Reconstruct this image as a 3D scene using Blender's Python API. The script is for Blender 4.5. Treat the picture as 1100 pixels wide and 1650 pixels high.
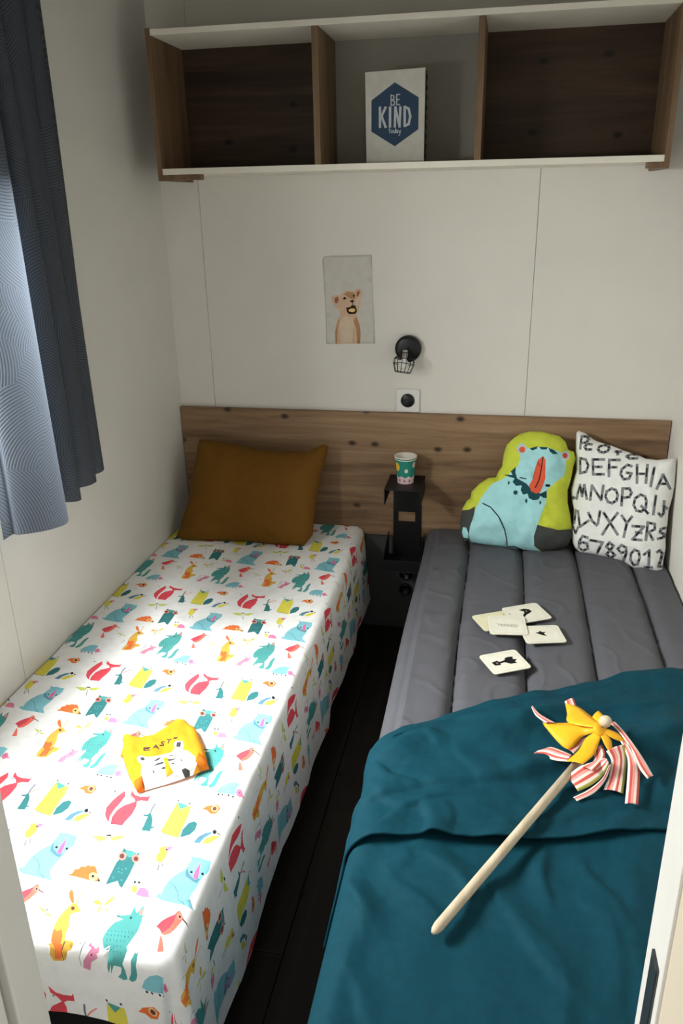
import bpy, bmesh, math, random
import numpy as np
from mathutils import Vector, Matrix, Euler, noise
from mathutils.geometry import delaunay_2d_cdt

random.seed(7)
for o in list(bpy.data.objects):
    bpy.data.objects.remove(o, do_unlink=True)
scene = bpy.context.scene
col = scene.collection
R = math.radians
PI = math.pi

# ------------------------------------------------------------------ camera
cam_data = bpy.data.cameras.new('camera')
cam = bpy.data.objects.new('camera', cam_data)
col.objects.link(cam)
cam.location = (1.1676, -2.7715, 1.5846)
cam.rotation_euler = (R(68.585), R(1.063), R(10.993))
cam_data.sensor_fit = 'VERTICAL'
cam_data.sensor_height = 36.0
cam_data.lens = 1279.7 / 1650.0 * 36.0
cam_data.clip_start = 0.02
scene.camera = cam

# ------------------------------------------------------------------ world
world = bpy.data.worlds.new('world')
scene.world = world
world.use_nodes = True
bg = world.node_tree.nodes['Background']
bg.inputs[0].default_value = (1.0, 0.99, 0.96, 1)
bg.inputs[1].default_value = 0.36

# daylight entering through the window in the left wall
def area_light(name, loc, target, sx, sy, power, color, spread=180):
    ld = bpy.data.lights.new(name, 'AREA')
    ld.shape = 'RECTANGLE'
    ld.size, ld.size_y = sx, sy
    ld.energy = power
    ld.color = color
    ld.spread = R(spread)
    lo = bpy.data.objects.new(name, ld)
    col.objects.link(lo)
    lo.location = loc
    d = Vector(target) - Vector(loc)
    lo.rotation_euler = d.to_track_quat('-Z', 'Y').to_euler()
    return lo

area_light('window_daylight', (-0.62, -1.62, 2.62), (0.36, -1.50, 0.43), 1.1, 0.9, 6, (1.0, 0.985, 0.955), 120)
area_light('window_skylight', (-0.34, -1.62, 1.74), (1.3, -0.5, 1.15), 0.9, 0.5, 74, (1.0, 0.985, 0.955), 160)

scene.view_settings.view_transform = 'Standard'
scene.view_settings.look = 'None'
scene.view_settings.gamma = 1.0
scene.view_settings.use_curve_mapping = False
scene.view_settings.exposure = 0.88
# ---- traced print outlines, in tenths of a millimetre on the printed surface
MOTIF=[('sky',[6430,-16820,6500,-16870,6630,-16850,6770,-16890,6840,-16880,6880,-17060,6870,-17160,6820,-17250,6810,-17340,6800,-17500,6760,-17720,6780,-17800,6920,-17980,6760,-17960,6610,-17950,6290,-17920,6160,-17860,6160,-17790,6230,-17790,6220,-17630,6250,-17460,6330,-17300,6440,-17180,6450,-17070,6480,-16950]),
('steel',[6470,-17120,6550,-17260,6650,-17330,6700,-17370,6790,-17320,6770,-17440,6670,-17410,6510,-17320,6470,-17230]),
('pink',[6670,-16960,6720,-17160,6750,-17340,6700,-17360,6650,-17320,6640,-17150]),
('ink',[6610,-17210,6600,-17240,6580,-17240,6550,-17220,6560,-17190,6580,-17180]),
('ink',[6820,-17200,6820,-17230,6790,-17240,6770,-17210,6770,-17180,6800,-17180]),
('steel',[6250,-17510,6390,-17580,6500,-17700,6580,-17870,6670,-17900,6740,-17970,6750,-17960,6680,-17880,6590,-17860,6510,-17690,6400,-17570,6250,-17500]),
('teal',[5080,-16880,5150,-16930,5290,-16930,5390,-16990,5420,-16910,5450,-17030,5450,-17180,5470,-17450,5470,-17790,5400,-17750,5320,-17650,5230,-17710,5140,-17770,5120,-17560,5100,-17250,5120,-17140,5090,-17020]),
('aqua',[5160,-16940,5380,-16950,5350,-17060,5280,-17090,5160,-17010]),
('blush',[5220,-17060,5230,-17130,5210,-17170,5160,-17180,5100,-17150,5060,-17090,5050,-17030,5070,-16990,5120,-16980,5180,-17010]),
('blush',[5510,-17080,5520,-17140,5490,-17180,5440,-17190,5390,-17160,5350,-17110,5330,-17050,5360,-17000,5410,-17000,5470,-17030]),
('maroon',[5180,-17070,5190,-17110,5160,-17140,5120,-17130,5090,-17090,5080,-17050,5110,-17020,5150,-17030]),
('maroon',[5470,-17090,5480,-17130,5450,-17150,5410,-17140,5380,-17100,5380,-17060,5400,-17040,5440,-17050]),
('aqua',[5220,-17590,5220,-17610,5190,-17600,5180,-17580,5200,-17570]),
('aqua',[5400,-17610,5400,-17640,5370,-17630,5360,-17610,5380,-17600]),
('aqua',[5220,-17370,5220,-17390,5200,-17380,5190,-17360,5200,-17350]),
('aqua',[5300,-17380,5300,-17400,5280,-17400,5270,-17380,5280,-17370]),
('aqua',[5360,-17350,5360,-17370,5330,-17370,5320,-17340,5340,-17330]),
('aqua',[5260,-17440,5260,-17470,5240,-17460,5220,-17440,5240,-17430]),
('aqua',[5330,-17460,5330,-17480,5310,-17480,5290,-17460,5310,-17450]),
('lemon',[5640,-17730,5670,-17690,5750,-17730,5770,-17860,5680,-17830]),
('rose',[5780,-17820,5790,-17730,5870,-17710,5970,-17760,6050,-17900,5930,-17910,5790,-17890]),
('ink',[5670,-17610,5670,-17640,5640,-17650,5620,-17620,5620,-17600,5640,-17590]),
('ink',[5750,-17610,5750,-17640,5730,-17640,5700,-17620,5700,-17590,5730,-17590]),
('lemon',[5770,-16760,5840,-16710,5920,-16720,5970,-16860,5970,-17020,5930,-17110,5840,-17090,5780,-16980,5800,-16870]),
('rose',[5880,-16750,5940,-16700,6020,-16710,5980,-16810,5930,-16830]),
('ink',[5940,-16790,5940,-16810,5920,-16810,5900,-16790,5900,-16770,5920,-16770]),
('ink',[5900,-17100,5940,-17290,5960,-17290,5910,-17100]),
('ink',[5940,-17100,6060,-17270,6070,-17270,5950,-17090]),
('orange',[4340,-17690,4410,-17620,4400,-17530,4480,-17510,4480,-17450,4570,-17440,4600,-17390,4660,-17410,4710,-17390,4760,-17410,4820,-17480,4880,-17580,5000,-17700,4940,-17740,4800,-17730,4640,-17710,4450,-17690]),
('cream',[4910,-17620,4930,-17680,4900,-17730,4850,-17740,4790,-17710,4750,-17650,4730,-17590,4760,-17550,4810,-17540,4870,-17570]),
('ink',[4850,-17630,4850,-17650,4820,-17660,4790,-17630,4790,-17600,4820,-17600]),
('ink',[5000,-17700,5000,-17730,4980,-17730,4950,-17710,4950,-17680,4970,-17670]),
('lime',[4310,-16690,4470,-16660,4630,-16660,4630,-16760,4520,-16800]),
('lime',[4670,-16670,4830,-16610,4980,-16580,4870,-16740,4760,-16740]),
('ink',[4580,-16620,4680,-16600,4700,-16640,4600,-16650]),
('slate',[4650,-16680,4750,-16970,4770,-16970,4660,-16680]),
('coral',[6670,-18130,6700,-18090,6760,-18140,6820,-18210,6800,-18290,6760,-18450,6710,-18550,6630,-18600,6560,-18570,6570,-18520,6620,-18290]),
('red',[6670,-18170,6690,-18310,6660,-18430,6600,-18530,6560,-18560,6500,-18500,6430,-18470,6480,-18350,6560,-18260]),
('coral',[6560,-18590,6640,-18700,6740,-18890,6630,-18910,6600,-18780]),
('blush',[6800,-18200,6800,-18240,6770,-18260,6730,-18250,6700,-18210,6700,-18170,6730,-18150,6770,-18160]),
('ink',[6770,-18200,6770,-18220,6750,-18230,6730,-18210,6730,-18190,6750,-18180]),
('maroon',[6800,-18210,6900,-18250,6980,-18310,6890,-18270,6810,-18240]),
('aqua',[5630,-18370,5710,-18360,5880,-18310,5880,-18250,5880,-18110,5940,-18230,5980,-18260,6000,-18150,6030,-18080,6110,-18300,6150,-18480,6160,-18640,6130,-18790,6090,-18920,6120,-18960,6060,-19180,6100,-19310,6130,-19490,6060,-19520,5960,-19470,6020,-19390,6040,-19280,6020,-19250,5900,-19250,5840,-19440,5850,-19240,5800,-19440,5780,-19320,5820,-18940,5710,-19010,5640,-18880,5630,-18770,5650,-18640,5690,-18520,5800,-18430,5680,-18400]),
('aqua',[6280,-18990,6310,-18960,6300,-19170,6310,-19370,6280,-19480,6210,-19530,6150,-19490,6200,-19350,6210,-19100,6260,-18950]),
('blush',[6040,-18290,6000,-18220,6030,-18140,6090,-18280]),
('ink',[5630,-18370,5710,-18370,5700,-18390]),
('ink',[5940,-18370,5940,-18390,5920,-18400,5900,-18380,5900,-18350,5920,-18350]),
('teal',[5650,-18690,5670,-18690,5680,-18740]),
('teal',[5710,-18690,5730,-18690,5740,-18740]),
('teal',[5770,-18680,5790,-18680,5800,-18730]),
('teal',[5830,-18680,5850,-18680,5860,-18730]),
('teal',[5890,-18670,5910,-18670,5920,-18720]),
('teal',[5950,-18670,5970,-18670,5980,-18720]),
('teal',[6010,-18660,6030,-18660,6040,-18710]),
('teal',[6070,-18650,6090,-18660,6100,-18710]),
('teal',[5670,-18770,5700,-18780,5710,-18820]),
('teal',[5730,-18770,5760,-18770,5770,-18820]),
('teal',[5790,-18760,5820,-18770,5830,-18810]),
('teal',[5850,-18760,5880,-18760,5890,-18810]),
('teal',[5910,-18750,5940,-18760,5950,-18800]),
('teal',[5970,-18750,6000,-18750,6010,-18800]),
('teal',[6030,-18740,6060,-18750,6070,-18790]),
('teal',[5700,-18850,5720,-18860,5740,-18910]),
('teal',[5760,-18850,5780,-18850,5800,-18900]),
('teal',[5820,-18840,5840,-18850,5860,-18900]),
('teal',[5880,-18840,5900,-18840,5910,-18890]),
('teal',[5940,-18830,5960,-18840,5970,-18880]),
('teal',[6000,-18830,6020,-18830,6030,-18880]),
('teal',[5730,-18940,5750,-18940,5760,-18990]),
('teal',[5790,-18930,5810,-18930,5820,-18980]),
('teal',[5850,-18920,5870,-18930,5880,-18970]),
('teal',[5910,-18920,5930,-18920,5940,-18970]),
('teal',[5970,-18910,5990,-18920,6000,-18960]),
('teal',[5750,-19010,5780,-19020,5850,-18940]),
('teal',[5810,-19010,5840,-19010,5910,-18930]),
('teal',[5870,-19000,5900,-19010,5910,-19050]),
('teal',[5930,-19000,5950,-19000,5970,-19050]),
('teal',[5990,-18990,6010,-19000,6020,-19040]),
('gold',[4730,-18340,4760,-18280,4830,-18260,4920,-18340,5000,-18410,4930,-18440,4850,-18480,4870,-18590,4940,-18720,4960,-18850,4980,-18960,5090,-18960,5160,-18990,5130,-19100,5070,-19120,5020,-19310,4920,-19350,4790,-19360,4730,-19250,4740,-19080,4700,-19050,4760,-19020,4700,-18840,4670,-18680,4680,-18520]),
('orange',[4590,-17990,4660,-18050,4790,-18260,4760,-18280,4660,-18190,4590,-18080]),
('orange',[4710,-18810,4790,-18840,4840,-18790,4920,-18910,4920,-19020,4960,-19030,4960,-19260,4910,-19320,4820,-19320,4830,-19090,4740,-19000,4720,-18910]),
('gold',[4840,-18270,4830,-18150,4820,-17980,4800,-17980,4810,-18140,4820,-18260]),
('maroon',[4860,-18360,4860,-18390,4840,-18410,4810,-18400,4790,-18380,4780,-18350,4800,-18330,4830,-18340]),
('maroon',[4980,-18980,4950,-19140,4980,-19340,4990,-19330,4960,-19140,5000,-18980]),
('slate',[4580,-18790,4550,-18950,4630,-18940,4640,-18940,4560,-18950,4590,-18800]),
('mauve',[5410,-19170,5480,-19040,5570,-19010,5620,-19170,5550,-19230,5500,-19270,5460,-19450,5330,-19420,5350,-19270]),
('pink',[5510,-19050,5570,-18960,5540,-18990,5500,-19000,5480,-18980,5470,-18940,5400,-19030,5420,-19010,5450,-19000,5490,-19020]),
('mauve',[5640,-19040,5630,-19080,5590,-19100,5570,-19090,5560,-19060,5580,-19020,5610,-18990,5640,-19000]),
('ink',[5520,-19120,5510,-19140,5490,-19150,5490,-19130,5500,-19110,5520,-19110]),
('slate',[5300,-18960,5240,-19020,5360,-18930,5310,-19060,5270,-19230,5300,-19400,5310,-19390,5280,-19220,5330,-19060,5370,-18930,5230,-19010,5290,-18960]),
('gold',[5100,-18170,5180,-18120,5310,-18210,5190,-18230]),
('lime',[5330,-18230,5350,-18080,5420,-17970,5440,-18050,5400,-18170]),
('lime',[5320,-18250,5320,-18380,5290,-18410,5270,-18260]),
('lime',[5350,-18240,5470,-18320,5480,-18350,5410,-18310]),
('slate',[5250,-18100,5330,-18250,5340,-18240,5260,-18100]),
('lime',[4190,-18420,4330,-18470,4400,-18530,4300,-18520]),
('lime',[4400,-18530,4540,-18560,4480,-18600,4410,-18570]),
('ink',[4400,-18480,4400,-18490,4380,-18490,4370,-18480,4360,-18460,4380,-18460]),
('slate',[4370,-18540,4330,-18670,4340,-18670,4380,-18550]),
('red',[4410,-15400,4490,-15560,4470,-15740,4430,-15970,4440,-16160,4490,-16320,4390,-16230,4310,-16120,4240,-15930,4270,-15730,4330,-15550]),
('red',[4540,-16350,4490,-16180,4500,-15960,4580,-15810,4770,-15680,4700,-15590,4580,-15510,4550,-15370,4680,-15490,4820,-15520,4970,-15510,5010,-15450,5020,-15620,4880,-15640,4810,-15690,4850,-15800,4850,-16020,4800,-16230,4790,-16340,4660,-16340]),
('ink',[4640,-15570,4640,-15590,4620,-15590,4610,-15560,4620,-15550]),
('ink',[4230,-15450,4220,-15480,4200,-15470,4180,-15440,4200,-15430]),
('teal',[5080,-15990,5170,-15970,5200,-15900,5320,-16070,5390,-16280,5440,-16260,5450,-16300,5390,-16330,5410,-16400,5220,-16400,5220,-16280,5200,-16120,5200,-16030,5110,-16030]),
('slate',[5230,-15920,5210,-15810,5220,-15650,5180,-15630,5170,-15800,5190,-15910]),
('blush',[5240,-15910,5320,-15800,5440,-15690,5420,-15670,5300,-15770,5220,-15890]),
('lemon',[5630,-15540,5950,-15590,5990,-15830,6000,-16170,6020,-16460,5820,-16420,5610,-16380,5620,-16050,5620,-15760]),
('aqua',[5630,-15510,5880,-15580,5770,-15710,5700,-15620]),
('ink',[5650,-15470,5650,-15500,5620,-15500,5610,-15460,5630,-15450]),
('ink',[5910,-15500,5910,-15530,5880,-15530,5870,-15490,5890,-15480]),
('slate',[5670,-16410,5830,-16440,6000,-16460,6000,-16450,5820,-16420,5670,-16390]),
('teal',[6050,-16440,6020,-16230,6070,-16040,6170,-15970,6250,-16020,6270,-16190,6210,-16340]),
('steel',[6350,-16520,6400,-16350,6500,-16240,6620,-16190,6620,-16250,6520,-16360,6480,-16510]),
('lemon',[6520,-16510,6550,-16380,6660,-16290,6820,-16260,6740,-16390,6660,-16500]),
('ink',[6720,-16190,6720,-16230,6700,-16250,6660,-16240,6630,-16200,6630,-16160,6660,-16140,6690,-16150]),
('ink',[6730,-16200,6860,-16250,6750,-16240]),
('orange',[6190,-15610,6280,-15500,6480,-15450,6580,-15560,6530,-15720,6410,-15720,6310,-15630]),
('cream',[6530,-15560,6530,-15610,6510,-15660,6470,-15660,6420,-15630,6380,-15580,6380,-15520,6400,-15480,6450,-15470,6490,-15500]),
('maroon',[6500,-15560,6500,-15610,6480,-15630,6440,-15620,6410,-15580,6410,-15530,6430,-15510,6470,-15520]),
('sky',[6300,-15060,6360,-14900,6460,-14790,6590,-14740,6730,-14790,6720,-14960,6730,-15120,6570,-15130,6390,-15110]),
('rose',[6880,-15020,6890,-15080,6860,-15120,6820,-15130,6770,-15100,6730,-15040,6730,-14980,6750,-14930,6800,-14920,6850,-14960]),
('rose',[6870,-15030,6960,-15060,6900,-15100]),
('ink',[6820,-15020,6820,-15040,6800,-15030,6790,-15010,6800,-15000]),
('ink',[6410,-15130,6400,-15170,6370,-15160,6360,-15120,6380,-15110]),
('ink',[6500,-15150,6490,-15180,6470,-15170,6450,-15140,6470,-15120]),
('ink',[6640,-15160,6630,-15190,6600,-15180,6590,-15150,6610,-15130]),
('ink',[6740,-15170,6730,-15200,6710,-15200,6690,-15160,6710,-15140])]
CREATURE=[('lime2',[-94,40,-229,389,-241,785,-193,1223,-51,1506,61,1591,88,1828,344,2115,641,2324,888,2355,972,2572,1078,2732,1113,3160,1191,3473,1405,3712,1623,3874,1956,3970,2331,3976,2632,3910,2933,3844,3129,3661,3237,3398,3426,3329,3494,3103,3437,2834,3388,2411,3300,2023,3324,1601,3419,1259,3497,878,3531,493,3411,137,3010,-44,2564,-130,1956,-90,1419,-45,918,-17,412,31,99,72]),
('aqua2',[122,-384,84,368,138,846,270,1286,408,1608,586,1891,766,2134,1101,2306,1285,2431,1426,2631,1571,2754,1670,3028,1621,3219,1802,3361,2137,3432,2548,3429,2851,3345,3119,3202,3178,2823,3122,2514,2874,2310,2591,2027,2578,1601,2450,1207,2339,851,2264,496,2286,107,2525,-113,1892,-310]),
('char',[-344,1136,-190,1164,41,1215,248,1344,224,1048,109,646,84,368,124,-423,-277,-210]),
('char',[2339,851,2587,787,3042,697,3711,716,3765,-190,2647,-262,2523,-74,2286,107,2247,456]),
('aqua2',[-142,593,-25,599,63,406,73,209,-104,238,-159,393]),
('dteal',[1533,2752,1525,2558,1592,2367,1904,2207,2064,2040,2373,1901,2574,2007,2599,1757,2494,1752,2378,1823,2328,1705,2161,1658,2006,1727,1960,1880,1811,1834,1727,1985,1756,2142,1568,2114,1447,2244,1517,2364,1363,2396,1131,2471,1435,2476,1372,2590]),
('dteal',[1637,1896,1618,1840,1566,1814,1511,1834,1486,1888,1505,1944,1557,1969,1612,1949]),
('dteal',[1931,1724,1974,1629,1942,1530,1880,1624]),
('dteal',[2386,1669,2428,1594,2395,1514,2353,1590]),
('dteal',[1331,2278,1366,2201,1309,2121,1290,2206]),
('dteal',[1951,3386,2209,3473,2177,3376,2030,3320]),
('dteal',[2248,3455,2529,3447,2496,3369,2328,3363]),
('dteal',[2556,3429,2739,3359,2876,3239,2709,3224,2592,3315]),
('pale',[1858,3383,1831,3280,1750,3214,1645,3210,1557,3269,1519,3370,1545,3473,1627,3539,1732,3543,1820,3483]),
('pale',[3292,3209,3268,3114,3194,3053,3098,3049,3017,3104,2982,3197,3006,3292,3081,3354,3176,3357,3257,3302]),
('verm',[1807,3342,1791,3281,1742,3241,1680,3238,1627,3274,1604,3334,1620,3396,1669,3436,1731,3438,1784,3403]),
('brick',[3208,3195,3194,3140,3152,3105,3097,3103,3051,3134,3031,3187,3045,3242,3087,3277,3142,3279,3188,3248]),
('verm',[2396,3154,2478,3023,2506,2409,2371,1939,2223,1893,2069,1963,1990,2153,2085,2351,2157,2740,2235,3013]),
('ink2',[2374,3117,2346,2751,2293,2366,2178,2092,2209,2078,2326,2357,2380,2747,2407,3114]),
('ink2',[1664,2384,1893,2348,1898,2383,1669,2419]),
('ink2',[2526,2136,2676,2132,2677,2216,2527,2221]),
('ink2',[478,1452,757,1336,1038,1042,1250,626,1344,282,1388,-2,1641,9,1910,-111,1925,-74,1648,47,1413,28,1381,290,1285,641,1069,1065,780,1368,492,1489])]
ALPHA=[('white',[-522,3953,-459,4024,-228,3969,55,3798,248,3729,692,3656,1100,3543,1605,3445,1824,3373,2165,3376,2489,3456,2730,3517,2775,3137,2823,2643,2821,2247,2775,1806,2817,1342,2819,979,2889,592,2881,225,2900,-101,2829,-292,2487,-296,1993,-248,1688,-104,1110,-68,672,-59,267,-61,62,53,-83,257,-160,626,-165,1009,-206,1384,-332,1707,-398,2002,-378,2347,-322,2696,-421,3136,-487,3618]),
('grey',[-252,3136,-163,2573,-72,2586,-162,3148]),
('grey',[-237,3066,42,3039,48,3131,-231,3159]),
('grey',[-43,3091,113,2850,188,2899,33,3140]),
('grey',[97,2946,24,2673,112,2647,185,2920]),
('grey',[88,2746,-170,2643,-135,2556,123,2660]),
('ink',[-219,3047,-193,2885,-140,2892,-166,3054]),
('ink',[-187,3080,-119,3074,-115,3128,-183,3135]),
('ink',[41,2985,101,2892,155,2927,95,3020]),
('ink',[103,2886,78,2794,126,2780,151,2871]),
('ink',[50,2707,-15,2681,4,2636,68,2662]),
('grey',[632,3220,216,3164,231,3073,646,3130]),
('grey',[205,3149,292,2601,381,2614,294,3161]),
('grey',[308,2589,724,2650,709,2741,293,2681]),
('grey',[269,2831,615,2880,600,2971,255,2923]),
('ink',[440,3182,260,3157,270,3091,450,3115]),
('ink',[261,2926,288,2758,337,2765,310,2933]),
('ink',[449,2622,619,2647,608,2715,438,2690]),
('ink',[423,2869,514,2881,504,2942,413,2929]),
('grey',[1104,3270,731,3219,745,3128,1119,3180]),
('grey',[720,3204,815,2610,902,2623,807,3215]),
('grey',[784,2890,1079,2932,1065,3022,769,2981]),
('ink',[973,3229,840,3211,847,3165,981,3183]),
('ink',[755,3048,782,2877,850,2887,823,3057]),
('ink',[913,2929,1015,2944,1007,2994,905,2979]),
('grey',[1522,3109,1327,3150,1313,3062,1507,3020]),
('grey',[1337,3153,1160,2944,1226,2883,1403,3092]),
('grey',[1170,2972,1163,2740,1250,2734,1258,2966]),
('grey',[1154,2764,1317,2565,1383,2623,1220,2822]),
('grey',[1314,2566,1527,2631,1501,2718,1288,2654]),
('grey',[1521,2624,1571,2857,1487,2880,1436,2646]),
('grey',[1552,2883,1345,2887,1346,2796,1553,2792]),
('ink',[1429,3117,1369,3130,1358,3063,1418,3050]),
('ink',[1272,3049,1214,2979,1253,2943,1312,3013]),
('ink',[1189,2888,1187,2819,1231,2816,1233,2885]),
('ink',[1211,2732,1272,2657,1303,2684,1241,2759]),
('ink',[1341,2596,1412,2617,1397,2665,1326,2644]),
('ink',[1519,2706,1535,2777,1487,2790,1471,2718]),
('ink',[1449,2866,1398,2867,1398,2813,1450,2813]),
('grey',[1589,3164,1710,2521,1794,2536,1673,3178]),
('grey',[1894,3208,1981,2565,2066,2575,1978,3218]),
('grey',[1662,2800,2024,2853,2009,2941,1647,2889]),
('ink',[1625,3077,1675,2811,1721,2819,1671,3085]),
('ink',[1931,3076,1969,2793,2016,2799,1978,3081]),
('ink',[1773,2839,1932,2863,1925,2906,1766,2883]),
('grey',[2126,3155,2140,2485,2224,2485,2210,3154]),
('ink',[2139,3105,2143,2889,2204,2888,2200,3104]),
('grey',[2398,2422,2521,2950,2440,2975,2316,2446]),
('grey',[2423,2936,2707,2470,2776,2517,2492,2982]),
('grey',[2390,2582,2665,2623,2650,2711,2376,2670]),
('ink',[2421,2602,2460,2770,2414,2784,2375,2616]),
('ink',[2480,2885,2585,2714,2617,2735,2512,2907]),
('ink',[2493,2607,2607,2624,2596,2693,2482,2676]),
('grey',[-54,1706,9,2253,-82,2266,-145,1718]),
('grey',[-94,2242,61,1822,146,1855,-9,2274]),
('grey',[137,1834,154,2279,63,2284,46,1839]),
('grey',[53,2264,241,1757,326,1789,138,2296]),
('ink',[-54,1920,-24,2180,-66,2185,-96,1925]),
('ink',[-52,2164,20,1970,82,1993,10,2187]),
('ink',[126,1946,134,2149,73,2153,65,1949]),
('ink',[152,2059,214,1892,258,1909,196,2075]),
('grey',[442,1763,404,2304,314,2299,352,1757]),
('grey',[306,2261,736,1794,800,1857,372,2324]),
('grey',[792,1818,777,2358,688,2357,703,1816]),
('ink',[413,1900,402,2059,350,2056,361,1897]),
('ink',[532,2052,680,1892,709,1921,562,2081]),
('ink',[779,1861,774,2024,709,2023,714,1859]),
('grey',[1007,2320,821,2161,878,2090,1064,2248]),
('grey',[832,2182,815,1946,904,1938,920,2174]),
('grey',[807,1975,947,1768,1019,1821,880,2027]),
('grey',[928,1781,1130,1745,1144,1835,942,1872]),
('grey',[1115,1740,1278,1899,1217,1967,1054,1807]),
('grey',[1267,1875,1282,2110,1195,2118,1179,1883]),
('grey',[1290,2076,1176,2287,1100,2244,1214,2032]),
('grey',[1190,2277,988,2315,974,2225,1176,2187]),
('ink',[973,2260,922,2216,949,2181,1001,2225]),
('ink',[845,2064,840,1994,886,1990,891,2060]),
('ink',[846,1956,879,1908,916,1935,883,1983]),
('ink',[1010,1791,1058,1783,1064,1825,1016,1833]),
('ink',[1160,1797,1203,1839,1155,1893,1112,1851]),
('ink',[1257,1919,1262,1993,1199,1998,1194,1925]),
('ink',[1243,2127,1197,2212,1150,2185,1196,2100]),
('ink',[1139,2261,1083,2272,1076,2230,1133,2220]),
('grey',[1443,1740,1396,2351,1310,2346,1356,1734]),
('grey',[1333,2267,1591,2307,1576,2397,1318,2357]),
('grey',[1501,2348,1618,2170,1689,2221,1572,2399]),
('grey',[1603,2266,1547,2061,1630,2034,1686,2239]),
('grey',[1613,2130,1376,2056,1403,1969,1639,2043]),
('ink',[1421,1886,1406,2085,1340,2081,1355,1882]),
('ink',[1441,2309,1525,2322,1519,2363,1435,2350]),
('ink',[1545,2318,1575,2273,1612,2299,1583,2344]),
('ink',[1611,2212,1591,2137,1632,2124,1652,2199]),
('ink',[1584,2105,1489,2075,1506,2018,1601,2048]),
('grey',[1917,2261,1724,2072,1783,2005,1976,2195]),
('grey',[1734,2094,1723,1813,1809,1808,1819,2089]),
('grey',[1714,1842,1864,1624,1933,1676,1784,1894]),
('grey',[1850,1632,2062,1624,2064,1715,1852,1722]),
('grey',[2048,1617,2191,1807,2125,1864,1981,1674]),
('grey',[2184,1782,2167,2057,2082,2053,2099,1778]),
('grey',[2178,2015,2085,2214,2009,2176,2102,1976]),
('grey',[2100,2202,1906,2259,1885,2172,2079,2115]),
('grey',[1954,1837,2227,1588,2281,1655,2009,1905]),
('ink',[1828,2160,1768,2101,1814,2050,1873,2109]),
('ink',[1742,1991,1738,1882,1799,1879,1803,1987]),
('ink',[1777,1787,1814,1734,1850,1761,1813,1815]),
('ink',[1947,1638,2027,1636,2028,1706,1948,1708]),
('ink',[2076,1673,2125,1739,2076,1780,2027,1715]),
('ink',[2162,1881,2156,1988,2102,1985,2109,1878]),
('ink',[2126,2081,2094,2148,2053,2128,2084,2060]),
('ink',[2003,2206,1930,2227,1920,2186,1993,2165]),
('ink',[2096,1726,2219,1614,2256,1660,2133,1772]),
('grey',[2330,2272,2349,1600,2433,1602,2414,2272]),
('ink',[2353,2227,2362,1908,2403,1909,2394,2228]),
('grey',[2581,2127,2628,1677,2711,1686,2664,2135]),
('grey',[2642,1761,2565,1598,2640,1557,2717,1720]),
('grey',[2666,1615,2542,1744,2484,1680,2608,1551]),
('grey',[2579,1936,2730,1817,2779,1888,2628,2007]),
('ink',[2626,1911,2645,1730,2684,1734,2665,1914]),
('ink',[2638,1717,2615,1668,2663,1641,2686,1690]),
('ink',[2601,1654,2557,1699,2527,1665,2570,1620]),
('ink',[2616,1936,2671,1893,2693,1926,2638,1969]),
('grey',[-128,1391,-117,876,-25,878,-36,1393]),
('ink',[-111,1162,-108,1014,-40,1016,-43,1163]),
('grey',[-41,1361,138,792,225,822,47,1390]),
('grey',[179,782,494,1086,432,1154,117,850]),
('grey',[343,1357,532,1064,607,1116,419,1409]),
('grey',[500,1098,725,932,777,1008,552,1174]),
('grey',[718,1503,709,1015,798,1014,808,1501]),
('ink',[47,1137,129,874,185,893,103,1155]),
('ink',[311,930,405,1020,362,1067,268,976]),
('ink',[397,1298,477,1173,531,1210,451,1335]),
('ink',[581,1070,656,1014,680,1049,605,1105]),
('ink',[735,1463,731,1274,786,1272,790,1462]),
('grey',[983,673,1183,1162,1102,1199,902,709]),
('grey',[1154,1100,1368,1512,1291,1557,1077,1144]),
('grey',[835,1428,1118,1096,1184,1157,902,1489]),
('grey',[1077,1144,1416,752,1481,814,1142,1206]),
('ink',[1051,898,1130,1092,1090,1110,1011,916]),
('ink',[1188,1201,1279,1376,1231,1404,1139,1229]),
('ink',[866,1411,989,1266,1038,1311,915,1456]),
('ink',[1124,1118,1254,968,1292,1004,1162,1154]),
('grey',[1404,1436,1645,1175,1707,1238,1466,1499]),
('grey',[1677,1179,1832,1469,1756,1514,1602,1224]),
('grey',[1613,1264,1587,732,1674,728,1699,1259]),
('ink',[1518,1343,1593,1262,1626,1296,1551,1377]),
('ink',[1703,1276,1771,1403,1734,1425,1667,1298]),
('ink',[1620,1205,1610,992,1676,989,1686,1201]),
('grey',[1810,1114,2217,1156,2208,1246,1801,1204]),
('grey',[2163,1249,1852,732,1924,683,2235,1200]),
('grey',[1878,686,2217,717,2210,808,1871,777]),
('grey',[1943,933,2178,941,2175,1032,1940,1024]),
('ink',[1928,1137,2070,1152,2064,1220,1921,1205]),
('ink',[2048,1037,1960,890,2014,853,2103,1000]),
('ink',[1935,703,2040,713,2034,780,1929,771]),
('ink',[2009,958,2097,961,2096,1007,2008,1004]),
('grey',[2350,754,2312,1383,2227,1378,2265,748]),
('grey',[2238,1307,2502,1280,2509,1369,2246,1397]),
('grey',[2430,1351,2467,1123,2549,1138,2512,1366]),
('grey',[2503,1216,2301,1068,2349,993,2551,1142]),
('grey',[2297,1048,2484,767,2553,819,2366,1100]),
('ink',[2312,1032,2300,1226,2258,1224,2269,1029]),
('ink',[2320,1315,2399,1307,2403,1364,2325,1372]),
('ink',[2470,1249,2482,1170,2520,1177,2507,1256]),
('ink',[2464,1167,2397,1118,2427,1071,2494,1121]),
('ink',[2387,954,2451,857,2484,882,2420,978]),
('grey',[2799,1300,2625,1219,2658,1137,2832,1218]),
('grey',[2628,1225,2620,1057,2704,1052,2711,1219]),
('grey',[2621,1055,2792,985,2822,1068,2651,1139]),
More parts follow.
